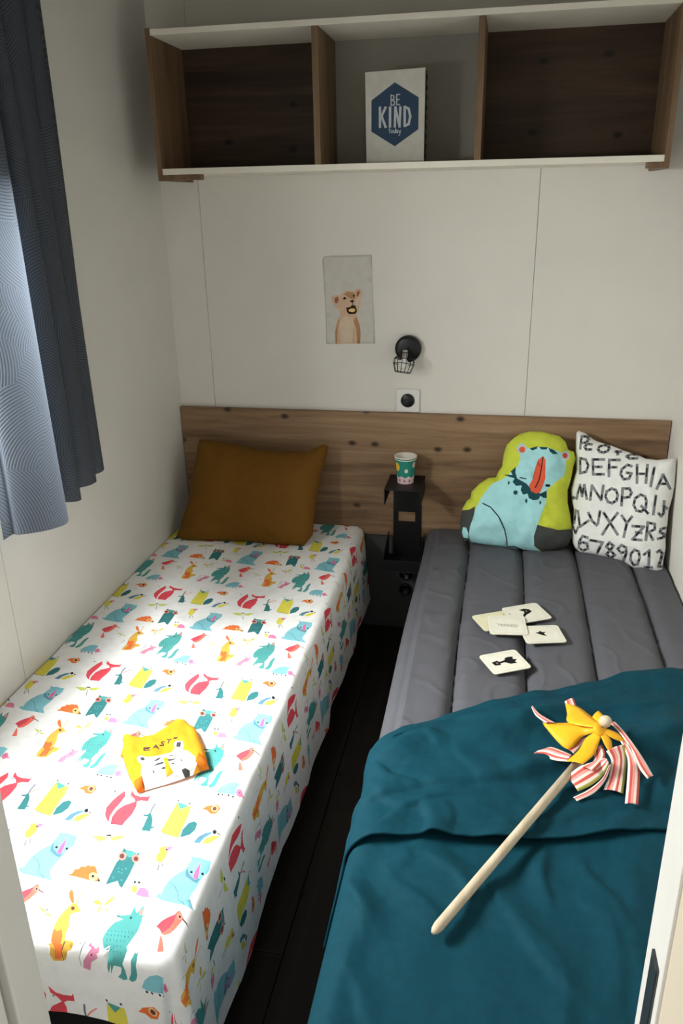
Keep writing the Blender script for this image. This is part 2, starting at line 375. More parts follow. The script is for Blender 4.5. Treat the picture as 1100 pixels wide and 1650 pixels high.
('grey',[2739,1071,2732,904,2815,899,2823,1067]),
('grey',[2787,986,2590,902,2622,819,2818,903]),
('ink',[2764,1263,2703,1235,2722,1187,2784,1216]),
('ink',[2638,1152,2636,1095,2692,1092,2694,1149]),
('ink',[2695,1046,2747,1024,2764,1071,2711,1093]),
('ink',[2746,992,2744,948,2808,945,2810,988]),
('ink',[2742,954,2669,923,2691,862,2765,894]),
('grey',[534,576,296,604,285,510,523,483]),
('grey',[295,603,166,316,249,278,377,564]),
('grey',[175,359,174,85,265,86,267,360]),
('grey',[170,90,377,-14,418,71,212,175]),
('grey',[368,-14,575,130,526,208,318,64]),
('grey',[574,127,535,367,446,350,485,110]),
('grey',[533,369,295,396,284,302,522,276]),
('grey',[308,401,165,228,234,167,377,341]),
('ink',[446,563,375,571,369,524,441,516]),
('ink',[255,479,215,391,272,365,312,453]),
('ink',[198,313,197,246,243,246,244,313]),
('ink',[265,55,316,29,348,95,296,121]),
('ink',[413,41,481,88,453,133,384,85]),
('ink',[542,210,533,267,480,257,489,200]),
('ink',[418,367,358,374,350,310,411,304]),
('ink',[289,339,251,293,283,266,321,312]),
('grey',[550,415,1027,416,1028,509,551,509]),
('grey',[967,510,782,35,865,1,1049,475]),
('ink',[586,427,809,428,810,497,586,497]),
('ink',[900,311,819,103,883,76,964,284]),
('grey',[1306,249,1131,402,1074,330,1250,177]),
('grey',[1148,294,1266,502,1190,549,1072,341]),
('grey',[1163,474,1354,358,1398,439,1208,554]),
('grey',[1326,465,1201,227,1278,183,1402,421]),
('grey',[1238,287,1087,76,1158,21,1308,232]),
('grey',[1089,60,1265,-93,1322,-21,1146,132]),
('grey',[1277,-93,1466,88,1407,157,1218,-24]),
('grey',[1465,117,1258,290,1203,217,1410,44]),
('ink',[1262,265,1205,314,1169,270,1227,220]),
('ink',[1178,372,1224,454,1169,487,1123,406]),
('ink',[1263,430,1309,403,1339,457,1294,485]),
('ink',[1292,368,1245,280,1297,251,1343,339]),
('ink',[1180,189,1138,129,1192,87,1235,146]),
('ink',[1146,25,1204,-25,1247,30,1189,80]),
('ink',[1336,-6,1390,45,1359,82,1305,30]),
('ink',[1410,151,1337,212,1293,154,1366,93]),
('grey',[1764,353,1572,240,1614,159,1805,273]),
('grey',[1671,230,1496,385,1439,314,1615,159]),
('grey',[1507,276,1656,487,1587,542,1437,330]),
('grey',[1560,456,1763,380,1793,466,1589,543]),
('grey',[1702,457,1742,206,1828,223,1787,473]),
('grey',[1748,291,1639,-65,1722,-92,1830,263]),
('ink',[1684,284,1628,251,1653,204,1708,237]),
('ink',[1584,283,1536,325,1502,283,1550,241]),
('ink',[1514,313,1553,368,1508,403,1469,348]),
('ink',[1645,444,1712,419,1729,469,1663,494]),
('ink',[1742,340,1756,255,1799,263,1786,349]),
('ink',[1744,247,1695,88,1761,66,1810,225]),
('grey',[2002,460,1869,255,1940,204,2072,408]),
('grey',[1878,287,1882,10,1969,13,1964,289]),
('grey',[1872,44,2010,-174,2081,-123,1944,96]),
('grey',[2015,-176,2201,-101,2172,-15,1986,-91]),
('grey',[2194,-110,2258,201,2175,220,2110,-92]),
('grey',[2260,164,2178,424,2097,394,2179,134]),
('grey',[2185,417,2000,459,1981,369,2167,328]),
('ink',[1955,352,1911,284,1950,255,1994,323]),
('ink',[1899,246,1900,168,1946,170,1944,247]),
('ink',[1947,-52,2002,-139,2053,-101,1999,-15]),
('ink',[2047,-142,2093,-123,2077,-75,2030,-94]),
('ink',[2213,42,2231,127,2170,140,2153,55]),
('ink',[2220,259,2193,346,2129,323,2157,236]),
('ink',[2135,405,2080,418,2071,372,2126,360]),
('grey',[2328,240,2508,459,2445,519,2264,300]),
('grey',[2412,492,2473,-136,2557,-125,2496,502]),
('grey',[2358,-163,2651,-118,2641,-28,2347,-73]),
('ink',[2340,286,2384,338,2348,372,2305,319]),
('ink',[2427,427,2444,249,2511,257,2494,435]),
('ink',[2420,-140,2543,-121,2535,-58,2412,-77]),
('grey',[2690,387,2800,499,2742,565,2633,452]),
('grey',[2699,504,2816,360,2878,419,2762,564]),
('grey',[2788,447,2775,158,2858,154,2871,443]),
('grey',[2781,225,2742,-40,2825,-53,2864,212]),
('grey',[2758,-60,2942,-64,2944,27,2760,31]),
('ink',[2730,441,2761,473,2716,524,2685,492]),
('ink',[2764,448,2801,402,2842,440,2804,487]),
('ink',[2798,336,2793,227,2846,225,2851,334]),
('ink',[2780,142,2770,73,2831,63,2841,132]),
('ink',[2818,-39,2858,-40,2859,6,2819,7]),
('grey',[-197,3393,-230,3874,-321,3871,-288,3389]),
('grey',[-298,3790,-75,3818,-90,3909,-312,3882]),
('grey',[-170,3862,-68,3711,7,3761,-95,3912]),
('grey',[-83,3809,-134,3639,-47,3609,4,3779]),
('grey',[-64,3707,-269,3652,-242,3562,-37,3618]),
('ink',[-230,3607,-241,3758,-294,3757,-284,3605]),
('ink',[-215,3821,-133,3831,-141,3883,-223,3873]),
('ink',[-118,3829,-92,3790,-58,3813,-84,3852]),
('ink',[-97,3727,-107,3694,-39,3670,-29,3704]),
('ink',[-102,3685,-151,3671,-131,3605,-82,3618]),
('grey',[124,3658,-65,3667,-66,3574,124,3566]),
('grey',[-58,3671,-154,3501,-75,3452,21,3622]),
('grey',[-154,3498,-34,3363,32,3424,-87,3559]),
('grey',[-43,3366,160,3408,139,3499,-64,3457]),
('ink',[40,3646,-5,3648,-5,3588,40,3586]),
('ink',[-70,3604,-101,3549,-60,3524,-29,3579]),
('ink',[-91,3447,-49,3400,-2,3442,-44,3490]),
('ink',[49,3405,124,3421,112,3473,37,3458]),
('grey',[483,3702,301,3605,345,3523,527,3621]),
('grey',[313,3621,280,3465,368,3443,401,3598]),
('grey',[277,3475,406,3349,466,3415,338,3540]),
('grey',[380,3361,565,3347,569,3438,384,3453]),
('grey',[533,3339,696,3438,649,3517,486,3419]),
('grey',[683,3419,715,3574,628,3597,596,3441]),
('grey',[719,3557,615,3690,546,3634,651,3501]),
('grey',[633,3679,449,3695,445,3604,630,3589]),
('ink',[410,3645,345,3610,374,3557,439,3591]),
('ink',[316,3582,307,3540,374,3522,383,3565]),
('ink',[320,3448,358,3411,405,3461,367,3498]),
('ink',[449,3371,487,3368,489,3429,451,3432]),
('ink',[566,3376,623,3411,590,3465,534,3430]),
('ink',[678,3468,688,3517,630,3532,620,3483]),
('ink',[680,3589,647,3631,595,3589,628,3547]),
('ink',[547,3672,483,3678,481,3616,545,3610]),
('grey',[1592,3515,1336,3501,1344,3411,1601,3425]),
('grey',[1367,3513,1201,3383,1255,3310,1421,3440]),
('grey',[1206,3338,1371,3256,1406,3337,1242,3419]),
('grey',[1339,3261,1624,3309,1607,3398,1322,3350]),
('ink',[1495,3493,1407,3488,1412,3431,1501,3436]),
('ink',[1299,3429,1253,3393,1279,3358,1325,3394]),
('ink',[1279,3319,1325,3296,1348,3348,1302,3371]),
('ink',[1433,3299,1514,3312,1505,3359,1424,3345]),
('grey',[858,3428,1074,3457,1060,3547,843,3518]),
('grey',[910,3513,936,3353,1023,3364,997,3525]),
('ink',[892,3443,969,3454,958,3523,881,3513]),
('ink',[930,3449,935,3417,1004,3426,999,3458]),
('grey',[-344,1692,-134,1725,-149,1818,-359,1785]),
('ink',[-255,1732,-193,1742,-200,1784,-262,1774]),
('grey',[-139,774,27,533,102,588,-63,829]),
('grey',[81,542,162,827,75,853,-7,568]),
('ink',[-53,677,5,591,56,628,-3,714]),
('ink',[67,583,98,690,57,702,26,595])]
MUSTARD=[('mustard',[597,3484,914,3473,1624,3424,2879,3195,3797,3186,4701,3221,5284,3486,5452,3419,5387,3014,5209,2275,5143,1542,5091,809,5075,225,4765,-194,3710,-206,2483,-162,1323,-231,382,-287,-88,-150,68,235,282,1149,394,1832,460,2589,532,3271])]
SHIRT=[('shirt',[-1088,357,-973,429,-807,370,-602,370,-375,478,-268,654,-172,865,-133,1053,-99,1140,180,1143,355,990,489,941,640,719,877,382,1064,51,1255,-297,1122,-397,952,-564,717,-770,493,-941,201,-1138,31,-1268,-127,-1107,-353,-848,-581,-547,-782,-262,-865,-228,-889,-84,-887,-17]),
('white',[-331,-473,-290,-372,-142,-410,-41,-392,158,-247,337,-153,376,-33,281,148,305,252,437,257,535,92,541,-5,708,-42,887,-171,1026,-398,972,-560,722,-784,499,-955,142,-1191,-23,-941,-139,-658,-238,-583]),
('shirtdk',[-136,-1064,31,-991,167,-1201,37,-1281]),
('shirtdk',[974,-345,934,-35,1149,-63,1270,-310,1093,-433]),
('shirtdk',[-528,307,-368,462,-225,661,-153,876,-119,821,-190,579,-319,401,-488,270]),
('white',[-389,563,-300,595,-230,485,-319,453]),
('shirt',[233,-346,311,-301,460,-556,631,-740,523,-862,382,-600]),
('grey2',[-261,-461,-205,-414,-136,-472,-131,-533,-197,-529]),
('grey2',[389,18,337,174,404,228,459,145,471,32]),
('grey2',[57,-517,114,-398,200,-320,159,-453]),
('grey2',[122,-690,170,-529,282,-463,322,-533,200,-600]),
('grey2',[325,-716,364,-634,406,-642,424,-700]),
('grey2',[238,-307,313,-253,421,-196,401,-254]),
('grey2',[332,-376,437,-343,540,-278,481,-398,402,-442]),
('grey2',[490,-551,516,-485,559,-484,560,-539]),
('grey2',[181,-801,210,-796,272,-876,240,-890]),
('grey2',[630,-341,648,-322,694,-393,675,-411]),
('grey2',[765,-626,822,-556,916,-555,945,-656,821,-662]),
('ink',[-178,-82,-330,-107,-313,-144,-162,-118]),
('ink',[-331,-114,-282,-223,-257,-219,-306,-109]),
('ink',[-276,-228,-125,-203,-141,-167,-292,-192]),
('ink',[-295,-186,-171,-165,-186,-129,-311,-150]),
('ink',[-82,-133,-77,21,-107,38,-111,-116]),
('ink',[-108,16,20,-116,32,-92,-96,40]),
('ink',[-93,-87,-8,-72,-23,-36,-109,-50]),
('ink',[39,212,-33,180,-14,143,58,176]),
('ink',[-32,182,-20,111,9,102,-3,174]),
('ink',[-15,104,70,78,64,114,-21,141]),
('ink',[40,116,53,45,81,37,69,108]),
('ink',[63,75,-19,42,0,6,82,39]),
('ink',[52,287,137,224,141,255,56,318]),
('ink',[139,224,169,297,141,325,111,252]),
('ink',[112,265,133,133,162,124,141,255]),
('ink',[217,296,236,348,208,375,189,323]),
('ink',[206,343,261,304,265,336,210,375]),
('ink',[262,304,291,354,264,384,235,334])]
LION=[('paper',[51,2877,324,2895,1689,2925,1706,2046,1764,902,1803,-26,58,-70,64,952,29,2047,-4,2760]),
('tan',[395,-66,370,270,398,541,489,790,599,935,538,1119,370,1240,289,1403,293,1565,400,1605,612,1616,719,1717,825,1757,1056,1727,1162,1807,1267,1837,1350,1728,1337,1507,1261,1265,1238,1082,1152,939,1255,652,1295,384,1280,-54]),
('fawn',[552,749,747,895,1045,856,1041,547,1033,-57,536,-64]),
('ochre',[394,375,510,749,564,811,483,480,450,-65,395,-66]),
('ochre',[1043,753,1151,877,1265,591,1294,343,1273,-54,1162,-55,1146,445]),
('rust',[387,1504,505,1565,545,1464,479,1322,394,1362]),
('rust',[1161,1687,1245,1767,1287,1708,1222,1567,1170,1567]),
('fawn',[1116,1466,1306,1567,1326,1467,1219,1244,1114,1305]),
('ochre',[718,1646,867,1727,1098,1687,1116,1486,1011,1466,822,1566]),
('dark',[684,1505,759,1556,821,1485,715,1455]),
('dark',[1023,1587,1097,1637,1117,1567,1043,1557]),
('dark',[926,1425,1084,1456,1041,1365,978,1365]),
('dark',[1007,1384,1016,1273,1042,1275,1033,1386]),
('dark',[795,1191,944,1212,987,1274,1113,1264,1154,1163,1174,1061,1110,979,898,968,824,1039]),
('cream',[868,1110,964,1162,1091,1162,1111,1081,1047,1036,920,1049])]
SIGN=[('paper',[3,2477,1767,2529,1764,9,28,14]),
('navy',[878,2184,1586,1761,1590,913,888,468,180,892,188,1732]),
('silver',[753,1865,754,1570,787,1569,786,1864]),
('silver',[753,1845,858,1806,870,1833,764,1872]),
('silver',[836,1835,837,1732,870,1730,870,1833]),
('silver',[858,1759,763,1727,776,1699,871,1731]),
('silver',[754,1707,881,1668,891,1696,763,1735]),
('silver',[859,1698,847,1582,880,1577,892,1694]),
('silver',[874,1606,756,1593,762,1564,879,1576]),
('silver',[1037,1871,924,1876,925,1846,1037,1842]),
('silver',[919,1872,921,1582,955,1581,953,1870]),
('silver',[926,1578,1040,1573,1039,1603,926,1607]),
('silver',[926,1712,1021,1709,1020,1738,925,1742]),
('silver',[405,1559,404,986,476,984,476,1557]),
('silver',[587,1564,414,1241,479,1211,652,1535]),
('silver',[449,1309,585,971,652,991,516,1329]),
('silver',[705,1550,702,985,778,982,780,1547]),
('silver',[918,979,933,1547,866,1551,851,983]),
('silver',[861,1544,1001,972,1067,982,926,1554]),
('silver',[1061,974,1084,1541,1017,1546,994,979]),
('silver',[1139,1551,1144,990,1216,988,1210,1548]),
('silver',[1137,1510,1299,1434,1329,1489,1167,1566]),
('silver',[1252,1488,1315,1237,1385,1248,1321,1499]),
('silver',[1315,1294,1257,1046,1327,1030,1384,1278]),
('silver',[1303,1098,1142,1032,1174,973,1335,1040]),
('silver',[721,977,713,845,732,843,740,975]),
('silver',[713,846,753,825,762,840,722,861]),
('silver',[697,922,766,928,763,945,694,939]),
('silver',[797,924,761,875,777,865,813,914]),
('silver',[761,876,797,825,813,834,777,885]),
('silver',[806,824,842,873,826,883,790,834]),
('silver',[842,873,805,924,789,915,826,864]),
('silver',[897,906,846,908,846,891,897,889]),
('silver',[844,907,835,842,854,839,863,904]),
('silver',[835,841,886,821,893,837,842,857]),
('silver',[890,823,917,886,899,893,872,830]),
('silver',[915,877,923,969,904,971,896,879]),
('silver',[904,971,896,826,915,824,923,969]),
('silver',[980,901,932,920,925,905,973,885]),
('silver',[927,918,910,840,929,836,945,914]),
('silver',[911,839,959,819,967,835,918,854]),
('silver',[965,822,981,899,963,903,946,825]),
('silver',[961,901,970,822,988,823,979,902]),
('silver',[988,911,1016,833,1034,837,1006,916]),
('silver',[1028,831,1073,907,1056,915,1012,840]),
('silver',[1054,914,1021,770,1039,766,1072,910]),
('silver',[1033,784,990,767,998,751,1042,768])]
RIBBON=[('s',[[12810,-12170,5150],[12890,-12520,5180],[13070,-12850,5250]],[[12830,-12120,5150],[12980,-12480,5200],[13280,-12860,5280]]),
('s',[[13030,-13450,5020],[13190,-13410,5060],[13390,-13540,5100],[13580,-13720,5150]],[[12800,-13580,4950],[13020,-13640,4980],[13230,-13780,5020],[13480,-13860,5080]]),
('s',[[13440,-14290,5040],[13700,-14140,5220],[13980,-14000,5260],[14180,-13960,5350]],[[13650,-14570,4950],[13920,-14420,5020],[14150,-14220,5140],[14250,-14090,5320]]),
('s',[[13550,-14730,4930],[13860,-14510,4980],[14120,-14290,5100],[14250,-14120,5300]],[[13610,-14830,4930],[13960,-14570,4960],[14190,-14290,5080],[14300,-14080,5300]]),
('s',[[14230,-13750,5350],[14330,-13860,5200],[14270,-14130,5020],[14150,-14420,4930]],[[14600,-13540,5400],[14640,-13730,5200],[14600,-14020,5040],[14510,-14470,4930]]),
('s',[[14540,-13420,5400],[14650,-13750,5250],[14610,-14170,5100],[14510,-14750,4930]],[[14700,-13560,5400],[14830,-13840,5250],[14880,-13960,5100],[14750,-14740,4930]]),
('s',[[14370,-12990,5500],[14550,-13250,5450],[14740,-13660,5350],[14850,-13980,5200],[14990,-14160,5100]],[[14480,-12930,5500],[14630,-13210,5480],[14820,-13590,5400],[14980,-13820,5250],[15110,-14070,5120]]),
('s',[[13550,-11880,5180],[13560,-12090,5200]],[[13750,-11710,5180],[13790,-12120,5240]]),
('s',[[14020,-13600,5240],[13970,-13980,5240],[13700,-14170,5230]],[[14180,-13510,5320],[14200,-13850,5300],[13960,-14290,5240]]),
('s',[[13520,-13450,5080],[13640,-13310,5100],[13760,-13140,5120]],[[13630,-13580,5080],[13770,-13370,5100],[13920,-13050,5120]]),
('y',[[13560,-12010,5200],[13560,-12440,5260],[13560,-12870,5320],[14040,-13210,5500]],[[13580,-12000,5200],[13820,-12190,5280],[14040,-12680,5400],[14150,-13080,5520]]),
('y',[[13020,-12760,5180],[13530,-12840,5300],[13860,-12880,5400],[14100,-13090,5520]],[[13050,-12820,5160],[13500,-13480,5100],[13850,-13170,5240],[14100,-13330,5500]]),
('y',[[13440,-13990,5180],[13700,-13730,5300],[13870,-13400,5380],[14110,-13280,5500]],[[13750,-14120,5260],[13980,-13870,5320],[14100,-13580,5400],[14170,-13400,5500]]),
('y',[[14130,-13410,5500],[14210,-13600,5400],[14340,-13760,5260]],[[14250,-13390,5500],[14350,-13480,5420],[14370,-13690,5260]]),
('y',[[14220,-13390,5500],[14460,-13440,5420],[14660,-13400,5350]],[[14290,-13230,5520],[14500,-13240,5450],[14650,-13360,5350]]),
('y',[[14050,-12700,5400],[14150,-13130,5520]],[[14200,-12510,5450],[14290,-12780,5500]])]
# ------------------------------------------------------------------ helpers
def lin(c):
    return tuple((v / 255.0 / 12.92) if v / 255.0 <= 0.04045 else ((v / 255.0 + 0.055) / 1.055) ** 2.4 for v in c)

MATS = {}
def mat(name, rgb, rough=0.7, var=0.0, scale=30.0, bump=0.0, bscale=200.0, metal=0.0, spec=0.4, sheen=0.0):
    if name in MATS:
        return MATS[name]
    m = bpy.data.materials.new(name)
    m.use_nodes = True
    nt = m.node_tree
    b = nt.nodes['Principled BSDF']
    c = lin(rgb)
    b.inputs['Base Color'].default_value = (*c, 1)
    b.inputs['Roughness'].default_value = rough
    b.inputs['Metallic'].default_value = metal
    b.inputs['Specular IOR Level'].default_value = spec
    if sheen:
        b.inputs['Sheen Weight'].default_value = sheen
    tc = None
    if var or bump:
        tc = nt.nodes.new('ShaderNodeTexCoord')
    if var:
        n = nt.nodes.new('ShaderNodeTexNoise')
        n.inputs['Scale'].default_value = scale
        n.inputs['Detail'].default_value = 4
        nt.links.new(tc.outputs['Object'], n.inputs['Vector'])
        r = nt.nodes.new('ShaderNodeValToRGB')
        r.color_ramp.elements[0].position = 0.3
        r.color_ramp.elements[1].position = 0.7
        r.color_ramp.elements[0].color = (*[v * (1 - var) for v in c], 1)
        r.color_ramp.elements[1].color = (*[min(1, v * (1 + var)) for v in c], 1)
        nt.links.new(n.outputs['Fac'], r.inputs['Fac'])
        nt.links.new(r.outputs['Color'], b.inputs['Base Color'])
    if bump:
        n2 = nt.nodes.new('ShaderNodeTexNoise')
        n2.inputs['Scale'].default_value = bscale
        n2.inputs['Detail'].default_value = 3
        nt.links.new(tc.outputs['Object'], n2.inputs['Vector'])
        bp = nt.nodes.new('ShaderNodeBump')
        bp.inputs['Strength'].default_value = bump
        bp.inputs['Distance'].default_value = 0.002
        nt.links.new(n2.outputs['Fac'], bp.inputs['Height'])
        nt.links.new(bp.outputs['Normal'], b.inputs['Normal'])
    MATS[name] = m
    return m

def wood(name, dark, mid, light, axis=0, rough=0.55, knots=True):
    if name in MATS:
        return MATS[name]
    m = bpy.data.materials.new(name)
    m.use_nodes = True
    nt = m.node_tree
    L = nt.links.new
    b = nt.nodes['Principled BSDF']
    b.inputs['Roughness'].default_value = rough
    b.inputs['Specular IOR Level'].default_value = 0.3
    tc = nt.nodes.new('ShaderNodeTexCoord')
    mp = nt.nodes.new('ShaderNodeMapping')
    s = [22.0, 22.0, 22.0]
    s[axis] = 1.6
    mp.inputs['Scale'].default_value = s
    L(tc.outputs['Object'], mp.inputs['Vector'])
    n = nt.nodes.new('ShaderNodeTexNoise')
    n.inputs['Scale'].default_value = 1.0
    n.inputs['Detail'].default_value = 7
    n.inputs['Roughness'].default_value = 0.62
    n.inputs['Distortion'].default_value = 0.6
    L(mp.outputs['Vector'], n.inputs['Vector'])
    r = nt.nodes.new('ShaderNodeValToRGB')
    e = r.color_ramp.elements
    e[0].position, e[0].color = 0.3, (*lin(dark), 1)
    e[1].position, e[1].color = 0.72, (*lin(light), 1)
    k = e.new(0.5)
    k.color = (*lin(mid), 1)
    L(n.outputs['Fac'], r.inputs['Fac'])
    out = r.outputs['Color']
    if knots:
        mp2 = nt.nodes.new('ShaderNodeMapping')
        s2 = [9.0, 9.0, 9.0]
        s2[axis] = 6.0
        mp2.inputs['Scale'].default_value = s2
        L(tc.outputs['Object'], mp2.inputs['Vector'])
        sp2 = nt.nodes.new('ShaderNodeSeparateXYZ')
        cb2 = nt.nodes.new('ShaderNodeCombineXYZ')
        L(mp2.outputs['Vector'], sp2.inputs[0])
        L(sp2.outputs[0], cb2.inputs[0])
        L(sp2.outputs[2 if axis != 1 else 1], cb2.inputs[1])
        v = nt.nodes.new('ShaderNodeTexVoronoi')
        v.voronoi_dimensions = '2D'
        v.inputs['Scale'].default_value = 1.0
        L(cb2.outputs[0], v.inputs['Vector'])
        kr = nt.nodes.new('ShaderNodeValToRGB')
        kr.color_ramp.elements[0].position = 0.04
        kr.color_ramp.elements[0].color = (1, 1, 1, 1)
        kr.color_ramp.elements[1].position = 0.12
        kr.color_ramp.elements[1].color = (0, 0, 0, 1)
        L(v.outputs['Distance'], kr.inputs['Fac'])
        mx = nt.nodes.new('ShaderNodeMix')
        mx.data_type = 'RGBA'
        sc = nt.nodes.new('ShaderNodeSeparateColor')
        L(v.outputs['Color'], sc.inputs['Color'])
        gt = nt.nodes.new('ShaderNodeMath'); gt.operation = 'GREATER_THAN'; gt.inputs[1].default_value = 0.62
        L(sc.outputs[1], gt.inputs[0])
        mu = nt.nodes.new('ShaderNodeMath'); mu.operation = 'MULTIPLY'
        L(gt.outputs[0], mu.inputs[0]); L(kr.outputs['Color'], mu.inputs[1])
        L(mu.outputs[0], mx.inputs['Factor'])
        L(out, mx.inputs['A'])
        mx.inputs['B'].default_value = (*[v * 0.35 for v in lin(dark)], 1)
        out = mx.outputs['Result']
    L(out, b.inputs['Base Color'])
    bp = nt.nodes.new('ShaderNodeBump')
    bp.inputs['Strength'].default_value = 0.15
    bp.inputs['Distance'].default_value = 0.001
    L(n.outputs['Fac'], bp.inputs['Height'])
    L(bp.outputs['Normal'], b.inputs['Normal'])
    MATS[name] = m
    return m

def tag(o, label=None, cat=None, group=None, kind=None):
    if label: o['label'] = label
    if cat: o['category'] = cat
    if group: o['group'] = group
    if kind: o['kind'] = kind
    return o

def empty(name, loc, label=None, cat=None, group=None, kind=None):
    o = bpy.data.objects.new(name, None)
    o.empty_display_size = 0.05
    o.location = loc
    col.objects.link(o)
    return tag(o, label, cat, group, kind)

def link(name, me, mats, parent=None, smooth=False):
    if not isinstance(mats, (list, tuple)):
        mats = [mats]
    for m in mats:
        me.materials.append(m)
    if smooth:
        me.polygons.foreach_set('use_smooth', [True] * len(me.polygons))
    o = bpy.data.objects.new(name, me)
    col.objects.link(o)
    if parent is not None:
        o.parent = parent
        o.matrix_parent_inverse = Matrix.Translation(parent.location).inverted() if parent.parent is None else Matrix.Identity(4)
    return o

def bm_obj(name, bm, m, parent=None, smooth=False):
    me = bpy.data.meshes.new(name)
    bmesh.ops.recalc_face_normals(bm, faces=bm.faces)
    bm.to_mesh(me)
    bm.free()
    return link(name, me, m, parent, smooth)

def add_box(bm, lo, hi, bev=0.0, seg=2):
    c = [(a + b) / 2 for a, b in zip(lo, hi)]
    d = [b - a for a, b in zip(lo, hi)]
    r = bmesh.ops.create_cube(bm, size=1.0, matrix=Matrix.Translation(c) @ Matrix.Diagonal((*d, 1)))
    if bev > 0:
        es = list({e for v in r['verts'] for e in v.link_edges})
        bmesh.ops.bevel(bm, geom=es, offset=bev, segments=seg, profile=0.5, affect='EDGES')

def box(name, lo, hi, m, parent=None, bev=0.0, seg=2):
    bm = bmesh.new()
    add_box(bm, lo, hi, bev, seg)
    return bm_obj(name, bm, m, parent)

def add_tube(bm, pts, r, n=8, cap=True, closed=False):
    pts = [Vector(p) for p in pts]
    rs = r if isinstance(r, (list, tuple)) else [r] * len(pts)
    rings = []
    up = None
    N = len(pts)
    for i, p in enumerate(pts):
        a = pts[(i - 1) % N] if closed else pts[max(i - 1, 0)]
        b = pts[(i + 1) % N] if closed else pts[min(i + 1, N - 1)]
        t = (b - a).normalized()
        if up is None:
            up = t.orthogonal().normalized()
        up = (up - t * up.dot(t)).normalized()
        w = t.cross(up)
        rings.append([bm.verts.new(p + (up * math.cos(2 * PI * k / n) + w * math.sin(2 * PI * k / n)) * rs[i]) for k in range(n)])
    for i in range(N if closed else N - 1):
        A, B = rings[i], rings[(i + 1) % N]
        for k in range(n):
            bm.faces.new((A[k], A[(k + 1) % n], B[(k + 1) % n], B[k]))
    if cap and not closed:
        bm.faces.new(rings[0][::-1])
        bm.faces.new(rings[-1])

def add_lathe(bm, prof, mtx=Matrix.Identity(4), n=32, close=True):
    rings = []
    for r, z in prof:
        if r < 1e-6:
            rings.append([bm.verts.new(mtx @ Vector((0, 0, z)))])
        else:
            rings.append([bm.verts.new(mtx @ Vector((r * math.cos(2 * PI * k / n), r * math.sin(2 * PI * k / n), z))) for k in range(n)])
    for A, B in zip(rings, rings[1:]):
        for k in range(n):
            k2 = (k + 1) % n
            if len(A) == 1 and len(B) == 1: continue
            if len(A) == 1: bm.faces.new((A[0], B[k], B[k2]))
            elif len(B) == 1: bm.faces.new((A[k], A[k2], B[0]))
            else: bm.faces.new((A[k], A[k2], B[k2], B[k]))

def grid_mesh(name, nu, nv, fn, m, parent=None, thick=0.0, smooth=True):
    """fn(i/(nu-1), j/(nv-1)) -> 3D point"""
    vs = [fn(i / (nu - 1), j / (nv - 1)) for j in range(nv) for i in range(nu)]
    fs = [(j * nu + i, j * nu + i + 1, (j + 1) * nu + i + 1, (j + 1) * nu + i) for j in range(nv - 1) for i in range(nu - 1)]
    me = bpy.data.meshes.new(name)
    me.from_pydata([tuple(v) for v in vs], [], fs)
    o = link(name, me, m, parent, smooth)
    if thick:
        md = o.modifiers.new('thickness', 'SOLIDIFY')
        md.thickness = thick
        md.offset = -1.0
    return o

def fbm(x, y, z=0.0, oct=3):
    return noise.fractal(Vector((x, y, z)), 1.0, 2.0, oct)

def ridge(x, y, z=0.0):
    return 1.0 - abs(noise.noise(Vector((x, y, z)))) * 2.0

# ------- flat print: polygons cut into the surface they are printed on
def polys(items, k=1e-4):
    out = []
    for c, q in items:
        p = [(q[i] * k, q[i + 1] * k) for i in range(0, len(q), 2)]
        a = sum(p[i][0] * p[(i + 1) % len(p)][1] - p[(i + 1) % len(p)][0] * p[i][1] for i in range(len(p)))
        out.append((c, p if a > 0 else p[::-1]))
    return out

def inside_mask(pts, poly):
    x, y = pts[:, 0], pts[:, 1]
    res = np.zeros(len(pts), bool)
    n = len(poly)
    for i in range(n):
        x1, y1 = poly[i]
        x2, y2 = poly[(i + 1) % n]
        if y1 == y2: continue
        cnd = (y1 > y) != (y2 > y)
        xi = (x2 - x1) * (y - y1) / (y2 - y1) + x1
        res ^= cnd & (x < xi)
    return res

def cut_print(shapes, step, jitter=0.0):
    """shapes[0] is the outline. Returns (points, triangles, shape index per triangle)."""
    outline = shapes[0][1]
    vs, fs = [], []
    for c, p in shapes:
        b = len(vs)
        vs += [Vector(q) for q in p]
        fs.append(list(range(b, b + len(p))))
    xs = [q[0] for q in outline]
    ys = [q[1] for q in outline]
    gx = np.arange(min(xs) + step / 2, max(xs), step)
    gy = np.arange(min(ys) + step / 2, max(ys), step)
    G = np.array([(x, y) for y in gy for x in gx])
    G = G[inside_mask(G, outline)]
    vs += [Vector((float(x), float(y))) for x, y in G]
    es = [(f[i], f[(i + 1) % len(f)]) for f in fs for i in range(len(f))]
    ov, oe, of, _, _, _ = delaunay_2d_cdt(vs, es, [], 0, 1e-6, False)
    P = np.array([(v.x, v.y) for v in ov])
    T = np.array([list(f) for f in of if len(f) == 3])
    cen = P[T].mean(axis=1)
    keep = inside_mask(cen, outline)
    T, cen = T[keep], cen[keep]
    ids = np.zeros(len(T), int)
    for k, (c, p) in enumerate(shapes):
        if k == 0: continue
        q = np.array(p)
        lo, hi = q.min(0), q.max(0)
        sel = np.nonzero((cen[:, 0] >= lo[0]) & (cen[:, 0] <= hi[0]) & (cen[:, 1] >= lo[1]) & (cen[:, 1] <= hi[1]))[0]
        if len(sel):
            ids[sel[inside_mask(cen[sel], p)]] = k
    return P, T.tolist(), ids.tolist()

def color_mats(shapes, ids, base_kw):
    keys = []
    for c, _ in shapes:
        if c not in keys:
            keys.append(c)
    mats = [fabric(c, **base_kw) for c in keys]
    idx = [keys.index(shapes[i][0]) for i in ids]
    return mats, idx

